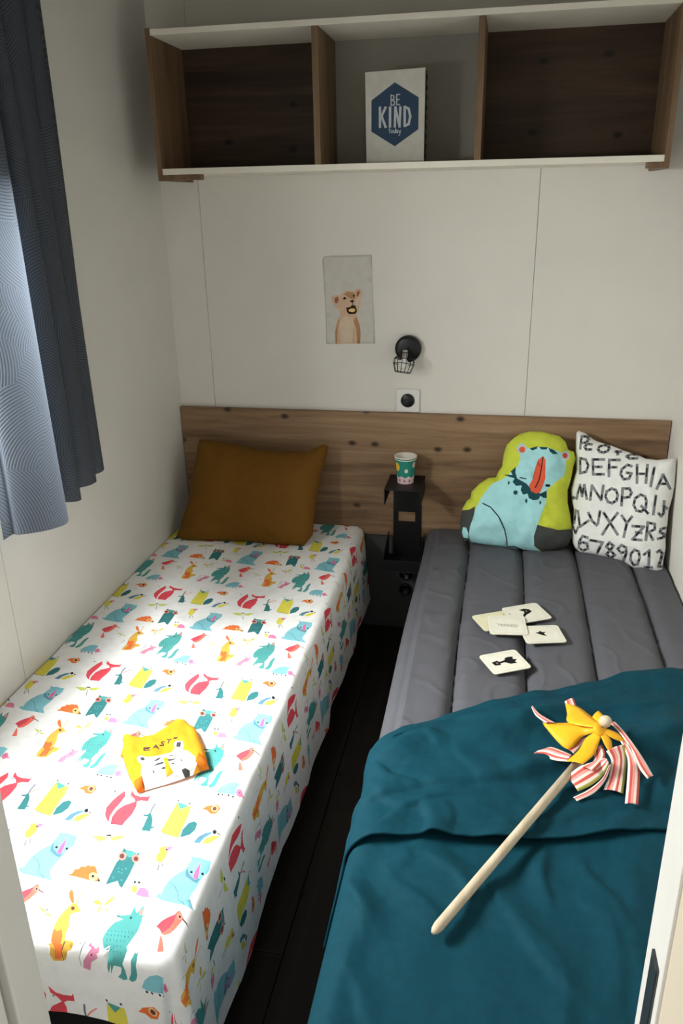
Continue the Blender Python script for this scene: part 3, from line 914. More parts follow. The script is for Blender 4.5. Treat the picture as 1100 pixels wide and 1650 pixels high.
PAL = dict(sky=(136, 202, 216), steel=(96, 142, 164), pink=(242, 110, 165), ink=(42, 44, 48), teal=(58, 124, 128), aqua=(86, 164, 162),
           blush=(240, 150, 134), maroon=(112, 66, 70), lemon=(234, 222, 88), rose=(240, 136, 176), orange=(246, 124, 66), cream=(248, 208, 140),
           lime=(210, 216, 104), slate=(120, 128, 138), coral=(252, 122, 104), red=(236, 82, 96), gold=(236, 186, 84), mauve=(226, 146, 176),
           lime2=(204, 214, 72), aqua2=(168, 222, 226), char=(70, 72, 70), dteal=(28, 74, 82), pale=(188, 200, 200), verm=(226, 96, 68), brick=(190, 74, 66),
           ink2=(22, 30, 32), white=(238, 238, 234), grey=(132, 134, 136), mustard=(112, 76, 22), shirt=(232, 152, 34), shirtdk=(216, 114, 28),
           grey2=(70, 68, 70), paper=(206, 203, 194), tan=(212, 180, 152), fawn=(218, 196, 172), ochre=(184, 140, 100), rust=(160, 100, 78), dark=(52, 34, 30),
           navy=(56, 78, 100), silver=(196, 200, 204), sheet=(250, 250, 250))
def fabric(key, rough=0.85, bump=0.25, bscale=900.0, pre='cloth'):
    return mat(pre + '_' + key, PAL[key], rough, 0.05, 40.0, bump, bscale, 0, 0.2)

def seg_dist(P, poly):
    d = np.full(len(P), 1e9)
    n = len(poly)
    for i in range(n):
        a = np.array(poly[i]); b = np.array(poly[(i + 1) % n])
        ab = b - a
        t = np.clip(((P - a) @ ab) / max(ab @ ab, 1e-12), 0, 1)
        d = np.minimum(d, np.linalg.norm(P - (a + t[:, None] * ab), axis=1))
    return d

def cushion(name, items, O, X, Y, T, D, step, parent, back_key, back=1.0, wrinkle=0.006, wscale=14.0, seed=0.0, power=0.6, pre='cloth'):
    shapes = polys(items)
    pts, tris, ids = cut_print(shapes, step)
    O, X, Y = Vector(O), Vector(X).normalized(), Vector(Y).normalized()
    N = X.cross(Y)
    d = seg_dist(pts, shapes[0][1])
    d[d < 1e-5] = 0
    q = np.clip(d / D, 0, 1)
    h = T * (1 - (1 - q) ** 2) ** power
    mats, idx = color_mats(shapes, ids, dict(pre=pre))
    bk = fabric(back_key, pre=pre)
    if bk.name not in [m.name for m in mats]: mats = mats + [bk]
    bi = [m.name for m in mats].index(bk.name)
    V, F, MI = [], [], []
    fmap, bmap = {}, {}
    for i, (p, hh, qq) in enumerate(zip(pts, h, q)):
        base = O + X * float(p[0]) + Y * float(p[1])
        edge = min(1.0, qq * 2.2)
        w = wrinkle * edge * (fbm(p[0] * wscale, p[1] * wscale, seed) + 0.8 * (1 - edge * 0.6) * fbm(p[0] * wscale * 2.6, p[1] * wscale * 2.6, seed + 5))
        fmap[i] = len(V)
        V.append(base + N * (float(hh) + w))
        if hh <= 0: bmap[i] = fmap[i]
        else:
            bmap[i] = len(V)
            V.append(base - N * float(hh) * back)
    for t, mi in zip(tris, idx):
        F.append([fmap[i] for i in t]); MI.append(mi)
        F.append([bmap[i] for i in t][::-1]); MI.append(bi)
    me = bpy.data.meshes.new(name)
    me.from_pydata([tuple(v) for v in V], [], F)
    me.polygons.foreach_set('material_index', MI)
    o = link(name, me, mats, parent, True)
    return o

def flat_print(name, items, place, step, parent=None, pre='print', thick=0.0, smooth=True, shapes=None, extra=None):
    shapes = shapes or polys(items)
    pts, tris, ids = cut_print(shapes, step)
    mats, idx = color_mats(shapes, ids, dict(pre=pre, bump=0.05))
    me = bpy.data.meshes.new(name)
    me.from_pydata([tuple(place(float(x), float(y))) for x, y in pts], [], tris)
    me.polygons.foreach_set('material_index', idx)
    o = link(name, me, mats, parent, smooth)
    if thick:
        md = o.modifiers.new('thickness', 'SOLIDIFY')
        md.thickness = thick
        md.offset = -1.0
    return o

# ------------------------------------------------------------------ materials
M_WALL = mat('wall_panel_white', (226, 222, 214), 0.6, 0.02, 6.0, 0.12, 120.0, 0, 0.3)
M_WALLL = mat('wall_left_white', (222, 220, 214), 0.6, 0.02, 6.0, 0.2, 90.0, 0, 0.3)
M_GAP = mat('panel_joint', (176, 172, 164), 0.8)
M_CEIL = mat('ceiling_white', (190, 187, 180), 0.8)
M_OAK = wood('oak_grain', (98, 75, 55), (138, 109, 82), (166, 137, 106), 0)
M_OAKD = wood('oak_grain_bay_shade', (44, 32, 23), (64, 48, 35), (82, 64, 48), 0)  # bay backs: brown oak, darkened further to put the bays' shade into its colour
M_OAKV = wood('oak_grain_upright', (84, 64, 46), (118, 94, 70), (140, 114, 88), 2, knots=False)
M_WHITE = mat('white_laminate', (236, 230, 216), 0.5, 0.02, 10.0)
M_FLOOR = wood('dark_floor_wood', (26, 21, 18), (38, 31, 27), (50, 42, 36), 1, 0.5)
M_BLACK = mat('black_metal', (18, 18, 19), 0.45, 0.05, 20.0, 0.05, 300.0, 0.0, 0.35)
M_BLACKP = mat('black_plastic', (15, 15, 16), 0.35)
M_FRAME = mat('door_frame_white', (234, 231, 224), 0.5, 0.02, 8.0)
M_DOOR = mat('door_cream', (222, 208, 186), 0.5, 0.02, 8.0)
M_STEEL = mat('dark_steel', (80, 84, 88), 0.35, 0.1, 60.0, 0.0, 1, 0.8)
M_BASE = mat('bed_base_black', (24, 24, 26), 0.8, 0.1, 60.0)
M_MATT = mat('mattress_ticking', (200, 200, 200), 0.9, 0.03, 40.0)

# ------------------------------------------------------------------ room shell
W = 1.75
YF = -2.30          # corridor face of the front wall
# floor with planks
floor = box('floor', (-0.1, -3.4, -0.06), (W + 0.1, 0.05, -0.012), M_FLOOR)
tag(floor, kind='structure')
x = -0.08
k = 0
while x < W + 0.08:
    w = 0.14
    ys = [0.02, -0.9 - 0.31 * (k % 3), -2.0 - 0.25 * (k % 2), -3.35]
    for a, b in zip(ys, ys[1:]):
        box('plank', (x + 0.001, b + 0.001, -0.012), (min(x + w, W + 0.09) - 0.001, a - 0.001, 0.0), M_FLOOR, floor, 0.0015, 1)
    x += w
    k += 1
ceiling = tag(box('ceiling', (-0.1, -2.36, 2.24), (W + 0.1, 0.08, 2.3), M_CEIL), kind='structure')
# back wall: backing and three panels with joints
wb = tag(box('wall_back', (-0.1, 0.012, 0.0), (W + 0.1, 0.08, 2.24), M_GAP), kind='structure')
for a, b in ((-0.011, 0.134), (0.134, 1.266), (1.266, W + 0.01)):
    box('panel', (a + 0.0006, 0.0, 0.0), (b - 0.0006, 0.012, 2.24), M_WALL, wb, 0.0008, 1)
# left wall with the window opening
WY0, WY1, WZ0, WZ1 = -2.04, -1.02, 0.92, 1.66
wl = tag(bpy.data.objects.new('wall_left', None), kind='structure')
bm = bmesh.new()
for lo, hi in (((-0.08, WY1, 0), (-0.012, 0.012, 2.24)), ((-0.08, -2.36, 0), (-0.012, WY0, 2.24)), ((-0.08, WY0, 0), (-0.012, WY1, WZ0)), ((-0.08, WY0, WZ1), (-0.012, WY1, 2.24))):
    add_box(bm, lo, hi)
wl = tag(bm_obj('wall_left', bm, M_GAP), kind='structure')
SY = -1.194
def panel_l(y0, y1, z0, z1):
    box('panel', (-0.012, y0, z0), (0.0, y1, z1), M_WALLL, wl, 0.0008, 1)
bm = bmesh.new()
add_box(bm, (-0.012, WY1, 0.0), (0.0, 0.0, 2.24))
add_box(bm, (-0.012, SY + 0.0007, 0.0), (0.0, WY1, WZ0))
bm_obj('panel', bm, M_WALLL, wl)
panel_l(-2.30, SY - 0.0007, 0.0, WZ0 - 0.0005)
panel_l(WY0 + 0.0005, WY1 - 0.0005, WZ1, 2.24)
panel_l(-2.30, WY0, WZ0, 2.24)
wr = tag(box('wall_right', (W, -2.36, 0), (W + 0.08, 0.012, 2.24), M_WALL), kind='structure')
# front wall with doorway
DX0, DX1 = 0.645, 1.375
bm = bmesh.new()
add_box(bm, (-0.1, -2.30, 0), (DX0, -2.215, 2.24))
add_box(bm, (DX1, -2.30, 0), (W + 0.1, -2.215, 2.24))
add_box(bm, (DX0, -2.30, 2.06), (DX1, -2.215, 2.24))
wf = tag(bm_obj('wall_front', bm, M_WALL), kind='structure')
# door lining: left jamb, right jamb, head
tl = tag(empty('trim_1', (0.67, -2.25, 0)), label='white door frame post at the left of the doorway', kind='structure')
box('lining', (DX0, -2.252, 0), (0.695, -2.204, 2.06), M_FRAME, tl, 0.002)
box('groove', (DX0, -2.266, 0), (0.684, -2.252, 2.06), M_GAP, tl)
box('architrave', (DX0 - 0.05, -2.33, 0), (0.695, -2.266, 2.06), M_FRAME, tl, 0.002)
tr = tag(empty('trim_2', (1.35, -2.25, 0)), label='pale door frame post at the right of the doorway', kind='structure')
box('lining', (1.325, -2.268, 0), (DX1, -2.212, 2.06), M_FRAME, tr, 0.002)
box('door_edge', (1.327, -2.34, 0), (DX1 + 0.03, -2.2695, 2.06), M_DOOR, tr, 0.002)
sp = box('strike_plate', (1.3225, -2.258, 0.84), (1.327, -2.236, 0.985), M_STEEL, tr, 0.001)
tag(sp, label='dark steel latch strike plate')
th = tag(box('trim_3', (0.695, -2.30, 2.02), (1.325, -2.21, 2.06), M_FRAME), kind='structure')

# window: frame, glass, sill
win = tag(empty('window_1', (0, (WY0 + WY1) / 2, WZ0)), kind='structure')
M_PVC = mat('window_frame_white', (236, 238, 240), 0.4)
def glass_mat():
    m = bpy.data.materials.new('window_glass')
    m.use_nodes = True
    nt = m.node_tree
    nt.nodes.remove(nt.nodes['Principled BSDF'])
    t = nt.nodes.new('ShaderNodeBsdfTransparent')
    t.inputs[0].default_value = (0.96, 0.98, 0.98, 1)
    g = nt.nodes.new('ShaderNodeBsdfGlossy')
    g.inputs['Roughness'].default_value = 0.02
    mx = nt.nodes.new('ShaderNodeMixShader')
    mx.inputs[0].default_value = 0.06
    nt.links.new(t.outputs[0], mx.inputs[1])
    nt.links.new(g.outputs[0], mx.inputs[2])
    nt.links.new(mx.outputs[0], nt.nodes['Material Output'].inputs['Surface'])
    return m
fw = 0.04
for lo, hi in (((-0.075, WY0, WZ0), (-0.005, WY0 + fw, WZ1)), ((-0.075, WY1 - fw, WZ0), (-0.005, WY1, WZ1)),
               ((-0.075, WY0 + fw, WZ0), (-0.005, WY1 - fw, WZ0 + fw)), ((-0.075, WY0 + fw, WZ1 - fw), (-0.005, WY1 - fw, WZ1))):
    box('window_frame', lo, hi, M_PVC, win, 0.003)
ym = (WY0 + WY1) / 2
box('mullion', (-0.07, ym - 0.02, WZ0 + fw), (-0.015, ym + 0.02, WZ1 - fw), M_PVC, win, 0.002)
MG = glass_mat()
box('pane', (-0.045, WY0 + fw, WZ0 + fw), (-0.041, ym - 0.02, WZ1 - fw), MG, win)
box('pane', (-0.045, ym + 0.02, WZ0 + fw), (-0.041, WY1 - fw, WZ1 - fw), MG, win)

# added panel, its dark grey stands in for shade between the beds
tag(box('shade_panel_back', (0.003, -0.006, 0.0), (1.747, -0.0003, 0.3995), mat('shade_panel_grey', (72, 72, 72), 0.7, 0.04, 12.0)), kind='structure')
# ------------------------------------------------------------------ headboard
hb = tag(box('headboard', (0.003, -0.022, 0.40), (1.747, -0.001, 0.874), M_OAK, None, 0.0015), 'long brown oak headboard panel along the back wall behind both beds', 'headboard')

# ------------------------------------------------------------------ wall shelf
sx0, sx1, sz0, sz1, sd = 0.104, 1.600, 1.651, 2.062, -0.2625
sh = empty('wall_shelf', (0.85, 0, sz0), 'long oak wall shelf with three open bays and white boards', 'shelf')
box('side_panel', (sx0, sd, sz0), (sx0 + 0.015, -0.001, sz1), M_OAKV, sh, 0.001)
box('side_panel', (sx1 - 0.015, sd, sz0), (sx1, -0.001, sz1), M_OAKV, sh, 0.001)
box('shelf_board', (sx0 + 0.0152, sd + 0.001, 1.668), (sx1 - 0.0152, -0.001, 1.6855), M_WHITE, sh, 0.001)
box('top_board', (sx0 + 0.0152, sd + 0.001, 2.043), (sx1 - 0.0152, -0.001, 2.059), M_WHITE, sh, 0.001)
box('divider', (0.601, sd + 0.002, 1.6857), (0.620, -0.001, 2.0428), M_OAKV, sh, 0.001)
box('divider', (1.067, sd + 0.002, 1.6857), (1.086, -0.001, 2.0428), M_OAKV, sh, 0.001)
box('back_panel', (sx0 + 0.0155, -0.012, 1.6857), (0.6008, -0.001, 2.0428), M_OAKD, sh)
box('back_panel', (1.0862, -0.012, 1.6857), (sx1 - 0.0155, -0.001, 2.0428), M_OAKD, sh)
box('back_panel', (0.6202, -0.012, 1.6857), (1.0668, -0.001, 2.0428), mat('shelf_back_grey', (150, 147, 138), 0.7, 0.03, 8.0), sh)
box('cleat', (sx0 + 0.0152, sd + 0.001, 1.652), (0.242, sd + 0.03, 1.6678), M_OAKV, sh, 0.001)
box('cleat', (1.541, sd + 0.001, 1.652), (sx1 - 0.0152, sd + 0.03, 1.6678), M_OAKV, sh, 0.001)

# ------------------------------------------------------------------ sign on the shelf
sg = empty('sign_block', (0.827, -0.16, 1.6857), 'white block sign with a navy hexagon reading BE KIND standing on the shelf', 'sign')
box('block', (0.742, -0.1685, 1.686), (0.9145, -0.135, 1.9335), mat('sign_white', (196, 192, 182), 0.7, 0.03, 20.0), sg)
flat_print('printed_face', SIGN, lambda x, y: (0.739 + x, -0.1700, 1.6865 + y * 0.993), 0.02, sg, 'print', 0.0012, False)
e = box('edge_band', (0.9148, -0.168, 1.686), (0.9172, -0.136, 1.932), M_BLACK, sg)
for i in range(9):
    box('edge_stud', (0.9172, -0.166, 1.70 + i * 0.026), (0.9205, -0.140, 1.712 + i * 0.026), M_BLACK, e, 0.001)

# ------------------------------------------------------------------ lion cub poster
ps = flat_print('poster', LION, lambda x, y: (0.56 + x, -0.0022 - 0.0008 * math.sin(x * 30) * math.sin(y * 22), 1.12 + y), 0.02, None, 'print', 0.0008)
tag(ps, 'small unframed poster of a roaring lion cub on the back wall', 'poster')

# ------------------------------------------------------------------ wall lamp
lp = empty('wall_lamp', (0.858, 0, 1.103), 'black round wall lamp with a wire cage shade above the switch', 'lamp')
mt = Matrix.Translation((0.858, 0, 1.103)) @ Matrix.Rotation(R(90), 4, 'X')
bm = bmesh.new()
add_lathe(bm, [(0.0, 0.0015), (0.0445, 0.0015), (0.0455, 0.004), (0.0455, 0.02), (0.043, 0.026), (0.034, 0.029), (0.0, 0.030)], mt, 40)
bm_obj('base', bm, M_BLACKP, lp, True)
bm = bmesh.new()
add_tube(bm, [(0.857, -0.027, 1.100), (0.856, -0.05, 1.098), (0.854, -0.066, 1.096)], 0.0055, 12)
bm_obj('arm', bm, M_STEEL, lp, True)
axis = Vector((-0.10, -0.30, -1.0)).normalized()
top = Vector((0.855, -0.066, 1.106))
mt = Matrix.Translation(top) @ axis.to_track_quat('Z', 'Y').to_matrix().to_4x4()
bm = bmesh.new()
add_lathe(bm, [(0, -0.002), (0.009, 0), (0.009, 0.026), (0.0, 0.027)], mt, 16)
bm_obj('socket', bm, mat('lamp_socket_pale', (176, 168, 156), 0.4), lp, True)
bm = bmesh.new()
add_lathe(bm, [(0.006, 0.026), (0.012, 0.034), (0.017, 0.046), (0.015, 0.058), (0.0, 0.063)], mt, 20)
bm_obj('bulb', bm, mat('bulb_white', (236, 236, 230), 0.25), lp, True)
bm = bmesh.new()
prof = [(0.012, 0.008), (0.034, 0.030), (0.036, 0.046), (0.026, 0.074)]
for kk in range(14):
    a = 2 * PI * kk / 14
    add_tube(bm, [mt @ Vector((r * math.cos(a), r * math.sin(a), z)) for r, z in prof], 0.0011, 5)
for r, z in prof:
    add_tube(bm, [mt @ Vector((r * math.cos(2 * PI * q / 28), r * math.sin(2 * PI * q / 28), z)) for q in range(28)], 0.0013, 5, closed=True)
bm_obj('wire_cage', bm, M_BLACK, lp, True)

# ------------------------------------------------------------------ light switch
sw = empty('light_switch', (0.858, 0, 0.918), 'square white light switch with a round black button above the headboard', 'switch')
box('plate', (0.8165, -0.009, 0.8765), (0.8995, -0.0005, 0.9585), mat('switch_white', (232, 230, 226), 0.35), sw, 0.003, 3)
bm = bmesh.new()
add_lathe(bm, [(0, 0.008), (0.0245, 0.008), (0.0245, 0.012), (0.022, 0.0145), (0, 0.0145)], Matrix.Translation((0.858, 0, 0.919)) @ Matrix.Rotation(R(90), 4, 'X'), 32)
bm_obj('button', bm, M_BLACKP, sw, True)

# ------------------------------------------------------------------ black bedside bracket table
nt_ = empty('bedside_bracket', (0.863, -0.03, 0.32), 'black folded metal bedside shelf fixed between the two beds', 'bedside table')
box('top_plate', (0.799, -0.19, 0.641), (0.928, -0.0245, 0.645), M_BLACK, nt_, 0.001)
def flange(name, x, pts):
    bm = bmesh.new()
    A = [bm.verts.new((x, y, z)) for y, z in pts]
    B = [bm.verts.new((x + 0.003, y, z)) for y, z in pts]
    bm.faces.new(A); bm.faces.new(B[::-1])
    for i in range(len(pts)):
        j = (i + 1) % len(pts)
        bm.faces.new((A[i], B[i], B[j], A[j]))
    return bm_obj(name, bm, M_BLACK, nt_)
for xx in (0.799, 0.925):
    flange('top_flange', xx, [(-0.19, 0.6408), (-0.03, 0.6408), (-0.03, 0.592), (-0.19, 0.588)])
bm = bmesh.new()
for lo, hi in (((0.812, -0.0285, 0.502), (0.915, -0.0225, 0.6408)), ((0.812, -0.0285, 0.33), (0.915, -0.0225, 0.462)), ((0.812, -0.0285, 0.462), (0.829, -0.0225, 0.502)), ((0.893, -0.0285, 0.462), (0.915, -0.0225, 0.502))):
    add_box(bm, lo, hi)
bm_obj('back_plate', bm, M_BLACK, nt_)
box('tray', (0.793, -0.185, 0.325), (0.930, -0.029, 0.329), M_BLACK, nt_, 0.001)
box('tray_lip', (0.793, -0.185, 0.3292), (0.930, -0.182, 0.372), M_BLACK, nt_, 0.0005)
for xx in (0.793, 0.927):
    flange('tray_flange', xx, [(-0.1818, 0.3292), (-0.03, 0.3292), (-0.03, 0.42), (-0.1818, 0.372)])

# sockets low on the wall
for z, lab in ((0.238, 'upper black round wall socket under the bedside shelf'), (0.172, 'lower black round wall socket near the floor between beds')):
    s = empty('wall_socket', (0.858, -0.006, z), lab, 'socket', 'black sockets between the beds')
    mt = Matrix.Translation((0.858, -0.006, z)) @ Matrix.Rotation(R(90), 4, 'X')
    bm = bmesh.new()
    add_lathe(bm, [(0, 0.0005), (0.024, 0.0005), (0.024, 0.012), (0.021, 0.014), (0.018, 0.014), (0.016, 0.006), (0, 0.006)], mt, 28)
    cv = bm_obj('cover', bm, M_BLACKP, s, True)
    bm = bmesh.new()
    for dx in (-0.007, 0.007):
        add_lathe(bm, [(0, 0.0062), (0.003, 0.0062), (0.003, 0.008), (0, 0.008)], mt @ Matrix.Translation((dx, 0, 0)), 10)
    bm_obj('contacts', bm, M_STEEL, cv, True)

# ------------------------------------------------------------------ paper cup
cup = empty('paper_cup', (0.8635, -0.10, 0.645), 'green paper cup with a white rim and pale base on the bedside shelf', 'cup')
H, r0, r1 = 0.096, 0.0285, 0.037
circ = 2 * PI * 0.033
PAL.update(cupgreen=(46, 138, 122), cuppink=(226, 196, 200), cupyellow=(240, 190, 60), cupwhite=(232, 224, 214), cupmauve=(150, 120, 140))
shp = [('cupgreen', [(circ * i / 48, 0) for i in range(49)] + [(circ * (1 - i / 48), H) for i in range(49)])]
band = [(circ * i / 48, 0) for i in range(49)] + [(circ * (1 - i / 24), 0.026 + 0.004 * math.sin(i * 1.9)) for i in range(25)]
shp.append(('cuppink', band))
for i in range(10):
    cx = circ * (i + 0.5) / 10
    shp.append(('cupmauve', [(cx - 0.004, 0.006), (cx + 0.004, 0.008), (cx + 0.003, 0.016), (cx - 0.003, 0.018)]))
for a, z, s_, kc in ((0.60, 0.062, 0.013, 'cupyellow'), (0.93, 0.07, 0.009, 'cuppink'), (0.78, 0.05, 0.006, 'cupwhite'), (0.25, 0.06, 0.012, 'cupyellow')):
    shp.append((kc, [(circ * a + s_ * math.cos(2 * PI * q / 12), z + s_ * 1.25 * math.sin(2 * PI * q / 12)) for q in range(12)]))
def cup_map(x, y):
    a = 2 * PI * x / circ
    r = r0 + (r1 - r0) * y / H
    return (0.8635 + r * math.cos(a), -0.10 + r * math.sin(a), 0.6455 + y)
flat_print('cup_wall', None, cup_map, 0.004, cup, 'cup', 0.0, True, shp)
bm = bmesh.new()
mt = Matrix.Translation((0.8635, -0.10, 0.6455))
add_lathe(bm, [(r1 - 0.0012, H), (r0 - 0.0009, 0.004), (0, 0.004)], mt, 64)
bm_obj('lining', bm, fabric('cupwhite', pre='cup'), cup, True)
bm = bmesh.new()
add_tube(bm, [mt @ Vector(((r1 + 0.0008) * math.cos(2 * PI * q / 32), (r1 + 0.0008) * math.sin(2 * PI * q / 32), H)) for q in range(32)], 0.0024, 8, closed=True)
add_tube(bm, [mt @ Vector(((r1 + 0.0002) * math.cos(2 * PI * q / 32), (r1 + 0.0002) * math.sin(2 * PI * q / 32), H - 0.008)) for q in range(32)], 0.0016, 8, closed=True)
bm_obj('rim', bm, fabric('cupwhite', pre='cup'), cup, True)

# ------------------------------------------------------------------ beds
def bed(x0, x1, y1, ztop, label):
    b = empty('single_bed', ((x0 + x1) / 2, -0.95, 0), label, 'bed', 'two single beds')
    box('mattress', (x0, y1, 0.25), (x1, -0.024, ztop), M_MATT, b, 0.02, 3)
    bs = box('base', (x0 + 0.01, y1 + 0.015, 0.12), (x1 - 0.01, -0.03, 0.249), M_BASE, b, 0.005)
    for xx in (x0 + 0.06, x1 - 0.06):
        for yy in (y1 + 0.08, -0.12):
            bm = bmesh.new()
            add_tube(bm, [(xx, yy, 0.0005), (xx, yy, 0.1195)], [0.018, 0.024], 12)
            bm_obj('leg', bm, M_BASE, bs, True)
    return b
bed(0.006, 0.686, -1.888, 0.424, 'left single bed with a black base under the animal print sheet')
bed(0.965, 1.742, -2.06, 0.424, 'right single bed with a black base under the grey quilt')

# ---- animal print sheet
XE, YE, RR = 0.672, 1.880, 0.026
hem = []
HS = 0.325
def front_drop(u):
    t = min(max(u / 0.75, 0), 1)
    return 0.115 + 0.10 * t ** 1.6 + 0.012 * math.sin(u * 19)
outline = [(0.003, -0.026)]
n = 60
for i in range(n + 1):                      # foot hem, from the wall to the corner
    u = 0.003 + (XE + HS - 0.003) * i / n
    outline.append((u, -(YE + front_drop(u))))
for i in range(1, 61):                      # side hem, from the foot to the head
    v = (YE + front_drop(XE + HS)) * (1 - i / 60) + 0.026 * i / 60
    outline.append((XE + HS + 0.012 * math.sin(v * 8.5) * (1 - i / 60), -v))
for i in range(1, 40):                      # head edge, back to the wall
    outline.append((XE + HS + (0.003 - XE - HS) * i / 40, -0.026))
sheet_shapes = [('sheet', outline)]
ax_, ay_, bx_, by_ = 0.280, -0.012, -0.007, 0.4555
base_items = polys(MOTIF)
for i in range(-3, 4):
    for j in range(-1, 6):
        ox, oy = i * ax_ + j * bx_, i * ay_ + j * by_
        for c, p in base_items:
            q = [(x + ox, y + oy) for x, y in p]
            mx = [t[0] for t in q]; my = [t[1] for t in q]
            if max(mx) < 0 or min(mx) > XE + HS or max(my) < -YE - 0.26 or min(my) > 0: continue
            sheet_shapes.append((c, q))
def sheet_map(u, y):
    w = -y
    eu, ew = max(u - XE, 0.0), max(w - YE, 0.0)
    d = math.hypot(eu, ew)
    bx, bw = min(u, XE), min(w, YE)
    z = 0.431
    wr = 0.0022 * fbm(u * 7, w * 5, 1.0) + 0.0016 * max(0.0, ridge(u * 5.0 + w * 2.5, w * 3.0 - u * 2.0, 3.3) - 0.72) * 6
    if d < 1e-6:
        return (bx, -bw, z + wr)
    nu, nw = eu / d, ew / d
    q = RR * PI / 2
    if d < q:
        a = d / RR
        out, drop = RR * math.sin(a), RR * (1 - math.cos(a))
    else:
        out, drop = RR + 0.07 * (d - q), RR + 0.99 * (d - q)
    k = min(1.0, drop / 0.3)
    along = w if nu > nw else u
    out += k * (0.0045 * math.sin(along * 17 + 1.3 * math.sin(along * 7)) + 0.006 * fbm(along * 9, drop * 4, 9.0)) + 0.003 * k ** 0.5
    if nu > 0.1 and nw > 0.1:
        out += 0.02 * k * math.sin(math.atan2(nw, nu) * 4)
    return (bx + nu * out, -(bw + nw * out), z + wr * (1 - k) - drop)
sheet = flat_print('bed_sheet', None, sheet_map, 0.011, None, 'cloth', 0.0, True, sheet_shapes)
tag(sheet, 'white sheet printed with colourful foxes, owls and bears on the left bed', 'bed sheet')

# ---- grey quilt on the right bed
M_QUILT = mat('quilt_grey', (90, 90, 96), 0.62, 0.06, 14.0, 0.15, 260.0, 0, 0.35)
QX = [0.928, 1.099, 1.281, 1.459, 1.636, 1.80]
def quilt_section(t):
    # t in [0,1]: from the hem hanging at the aisle, over the edge, to the wall
    s = -0.20 + t * (0.20 + 0.785)
    x0, r = 0.985, 0.045
    if s < 0.03:
        dd = 0.03 - s
        q = r * PI / 2
        if dd < q:
            a = dd / r
            x, z = x0 - 0.0 - r * math.sin(a), -r * (1 - math.cos(a))
        else:
            x, z = x0 - r + 0.1 * (dd - q), -r - (dd - q)
        return x, z, s
    return x0 + (s - 0.03), 0.0, s
def quilt_puff(x, s):
    for a, b in zip(QX, QX[1:]):
        if a <= x <= b:
            f = abs(2 * (x - a) / (b - a) - 1)
            return 0.028 * (1 - f ** 6)
    return 0.0
ts = []
raw = [i / 240 for i in range(241)]
def quilt(i, j):
    x, z, s = quilt_section(i)
    y = -0.03 - j * 1.50
    p = quilt_puff(x, s)
    if x > 1.60:                              # dips to the wall
        z -= 0.012 * ((x - 1.60) / 0.14) ** 2
    edge = min(1.0, (abs(y) - 0.03) / 0.03)
    wob = 0.004 * math.sin(y * 6 + x * 3)
    wr = 0.002 * fbm(x * 9, y * 7, 2.0) + 0.003 * max(0, ridge(x * 9 + y * 4, y * 8 - x * 3, 7.7) - 0.72) * 3
    if s < 0.03:
        return (x - 0.3 * p + wob * 0.5, y, 0.431 + z + 0.25 * p)
    return (min(x + wob * 0.5, 1.744), y, 0.428 + z + (p + wr) * (0.35 + 0.65 * edge))
qo = grid_mesh('quilt', 240, 220, quilt, M_QUILT, None)
M_SEAM = mat('quilt_seam_dark', (34, 34, 37), 0.8)
for sxx in QX[1:-1]:
    bm = bmesh.new()
    pts = []
    for q in range(60):
        yy = -0.035 - q / 59 * 1.48
        zz = 0.4285 - (0.012 * ((sxx - 1.60) / 0.14) ** 2 if sxx > 1.6 else 0)
        pts.append((sxx + 0.002 * math.sin(yy * 6 + sxx * 3), yy, zz + 0.0022))
    add_tube(bm, pts, 0.0022, 6)
    bm_obj('seam', bm, M_SEAM, qo, True)
tag(qo, 'dark grey channel quilted bedspread on the right bed', 'quilt')

# ---- teal blanket
M_TEAL = mat('blanket_teal', (8, 62, 76), 0.75, 0.08, 60.0, 0.3, 700.0, 0, 0.15)
LOWC = [(0.937, -1.703, 1.012, -1.809), (1.03, -1.698, 1.117, -1.778), (0.955, -1.728, 1.004, -1.823), (1.049, -1.639, 1.038, -1.692), (1.191, -1.693, 1.334, -1.875), (1.293, -1.588, 1.296, -1.708), (1.349, -1.686, 1.404, -1.74), (1.365, -1.613, 1.415, -1.725), (1.101, -1.645, 1.171, -1.717), (1.395, -1.729, 1.397, -1.903), (0.986, -1.895, 1.037, -1.968)]
FLAPC = [(1.121, -1.329, 1.178, -1.453), (0.971, -1.376, 1.058, -1.306), (1.078, -1.53, 1.091, -1.618), (1.111, -1.524, 1.122, -1.605), (0.924, -1.455, 1.018, -1.531), (0.951, -1.42, 1.037, -1.483), (1.056, -1.284, 1.074, -1.337), (1.15, -1.222, 1.344, -1.201), (1.018, -1.535, 1.16, -1.48), (1.16, -1.48, 1.331, -1.427), (1.43, -1.151, 1.575, -1.097), (1.482, -1.278, 1.577, -1.241), (1.268, -1.539, 1.398, -1.483), (0.98, -1.606, 1.044, -1.544)]
def pleats(x, y, tab, h, wd):
    z = 0.0
    for k, (x0, y0, x1, y1) in enumerate(tab):
        dx, dy = x1 - x0, y1 - y0
        L = math.hypot(dx, dy)
        t = ((x - x0) * dx + (y - y0) * dy) / (L * L)
        if t < -0.25 or t > 1.25: continue
        d = ((x - x0) * -dy + (y - y0) * dx) / L
        d += 0.006 * math.sin(t * 5 + k)
        if abs(d) > wd * 4: continue
        e = max(0.0, 1 - (2 * t - 1) ** 2 / 2.25) ** 1.0
        w = wd if d * (1 if k % 2 else -1) > 0 else wd * 2.6
        z += h * (0.7 + 0.3 * ((k * 7) % 3)) * e * math.exp(-(d / w) ** 2)
    return z
bl = empty('blanket', (1.35, -1.6, 0.45), 'teal blanket folded back over the foot of the right bed', 'blanket')
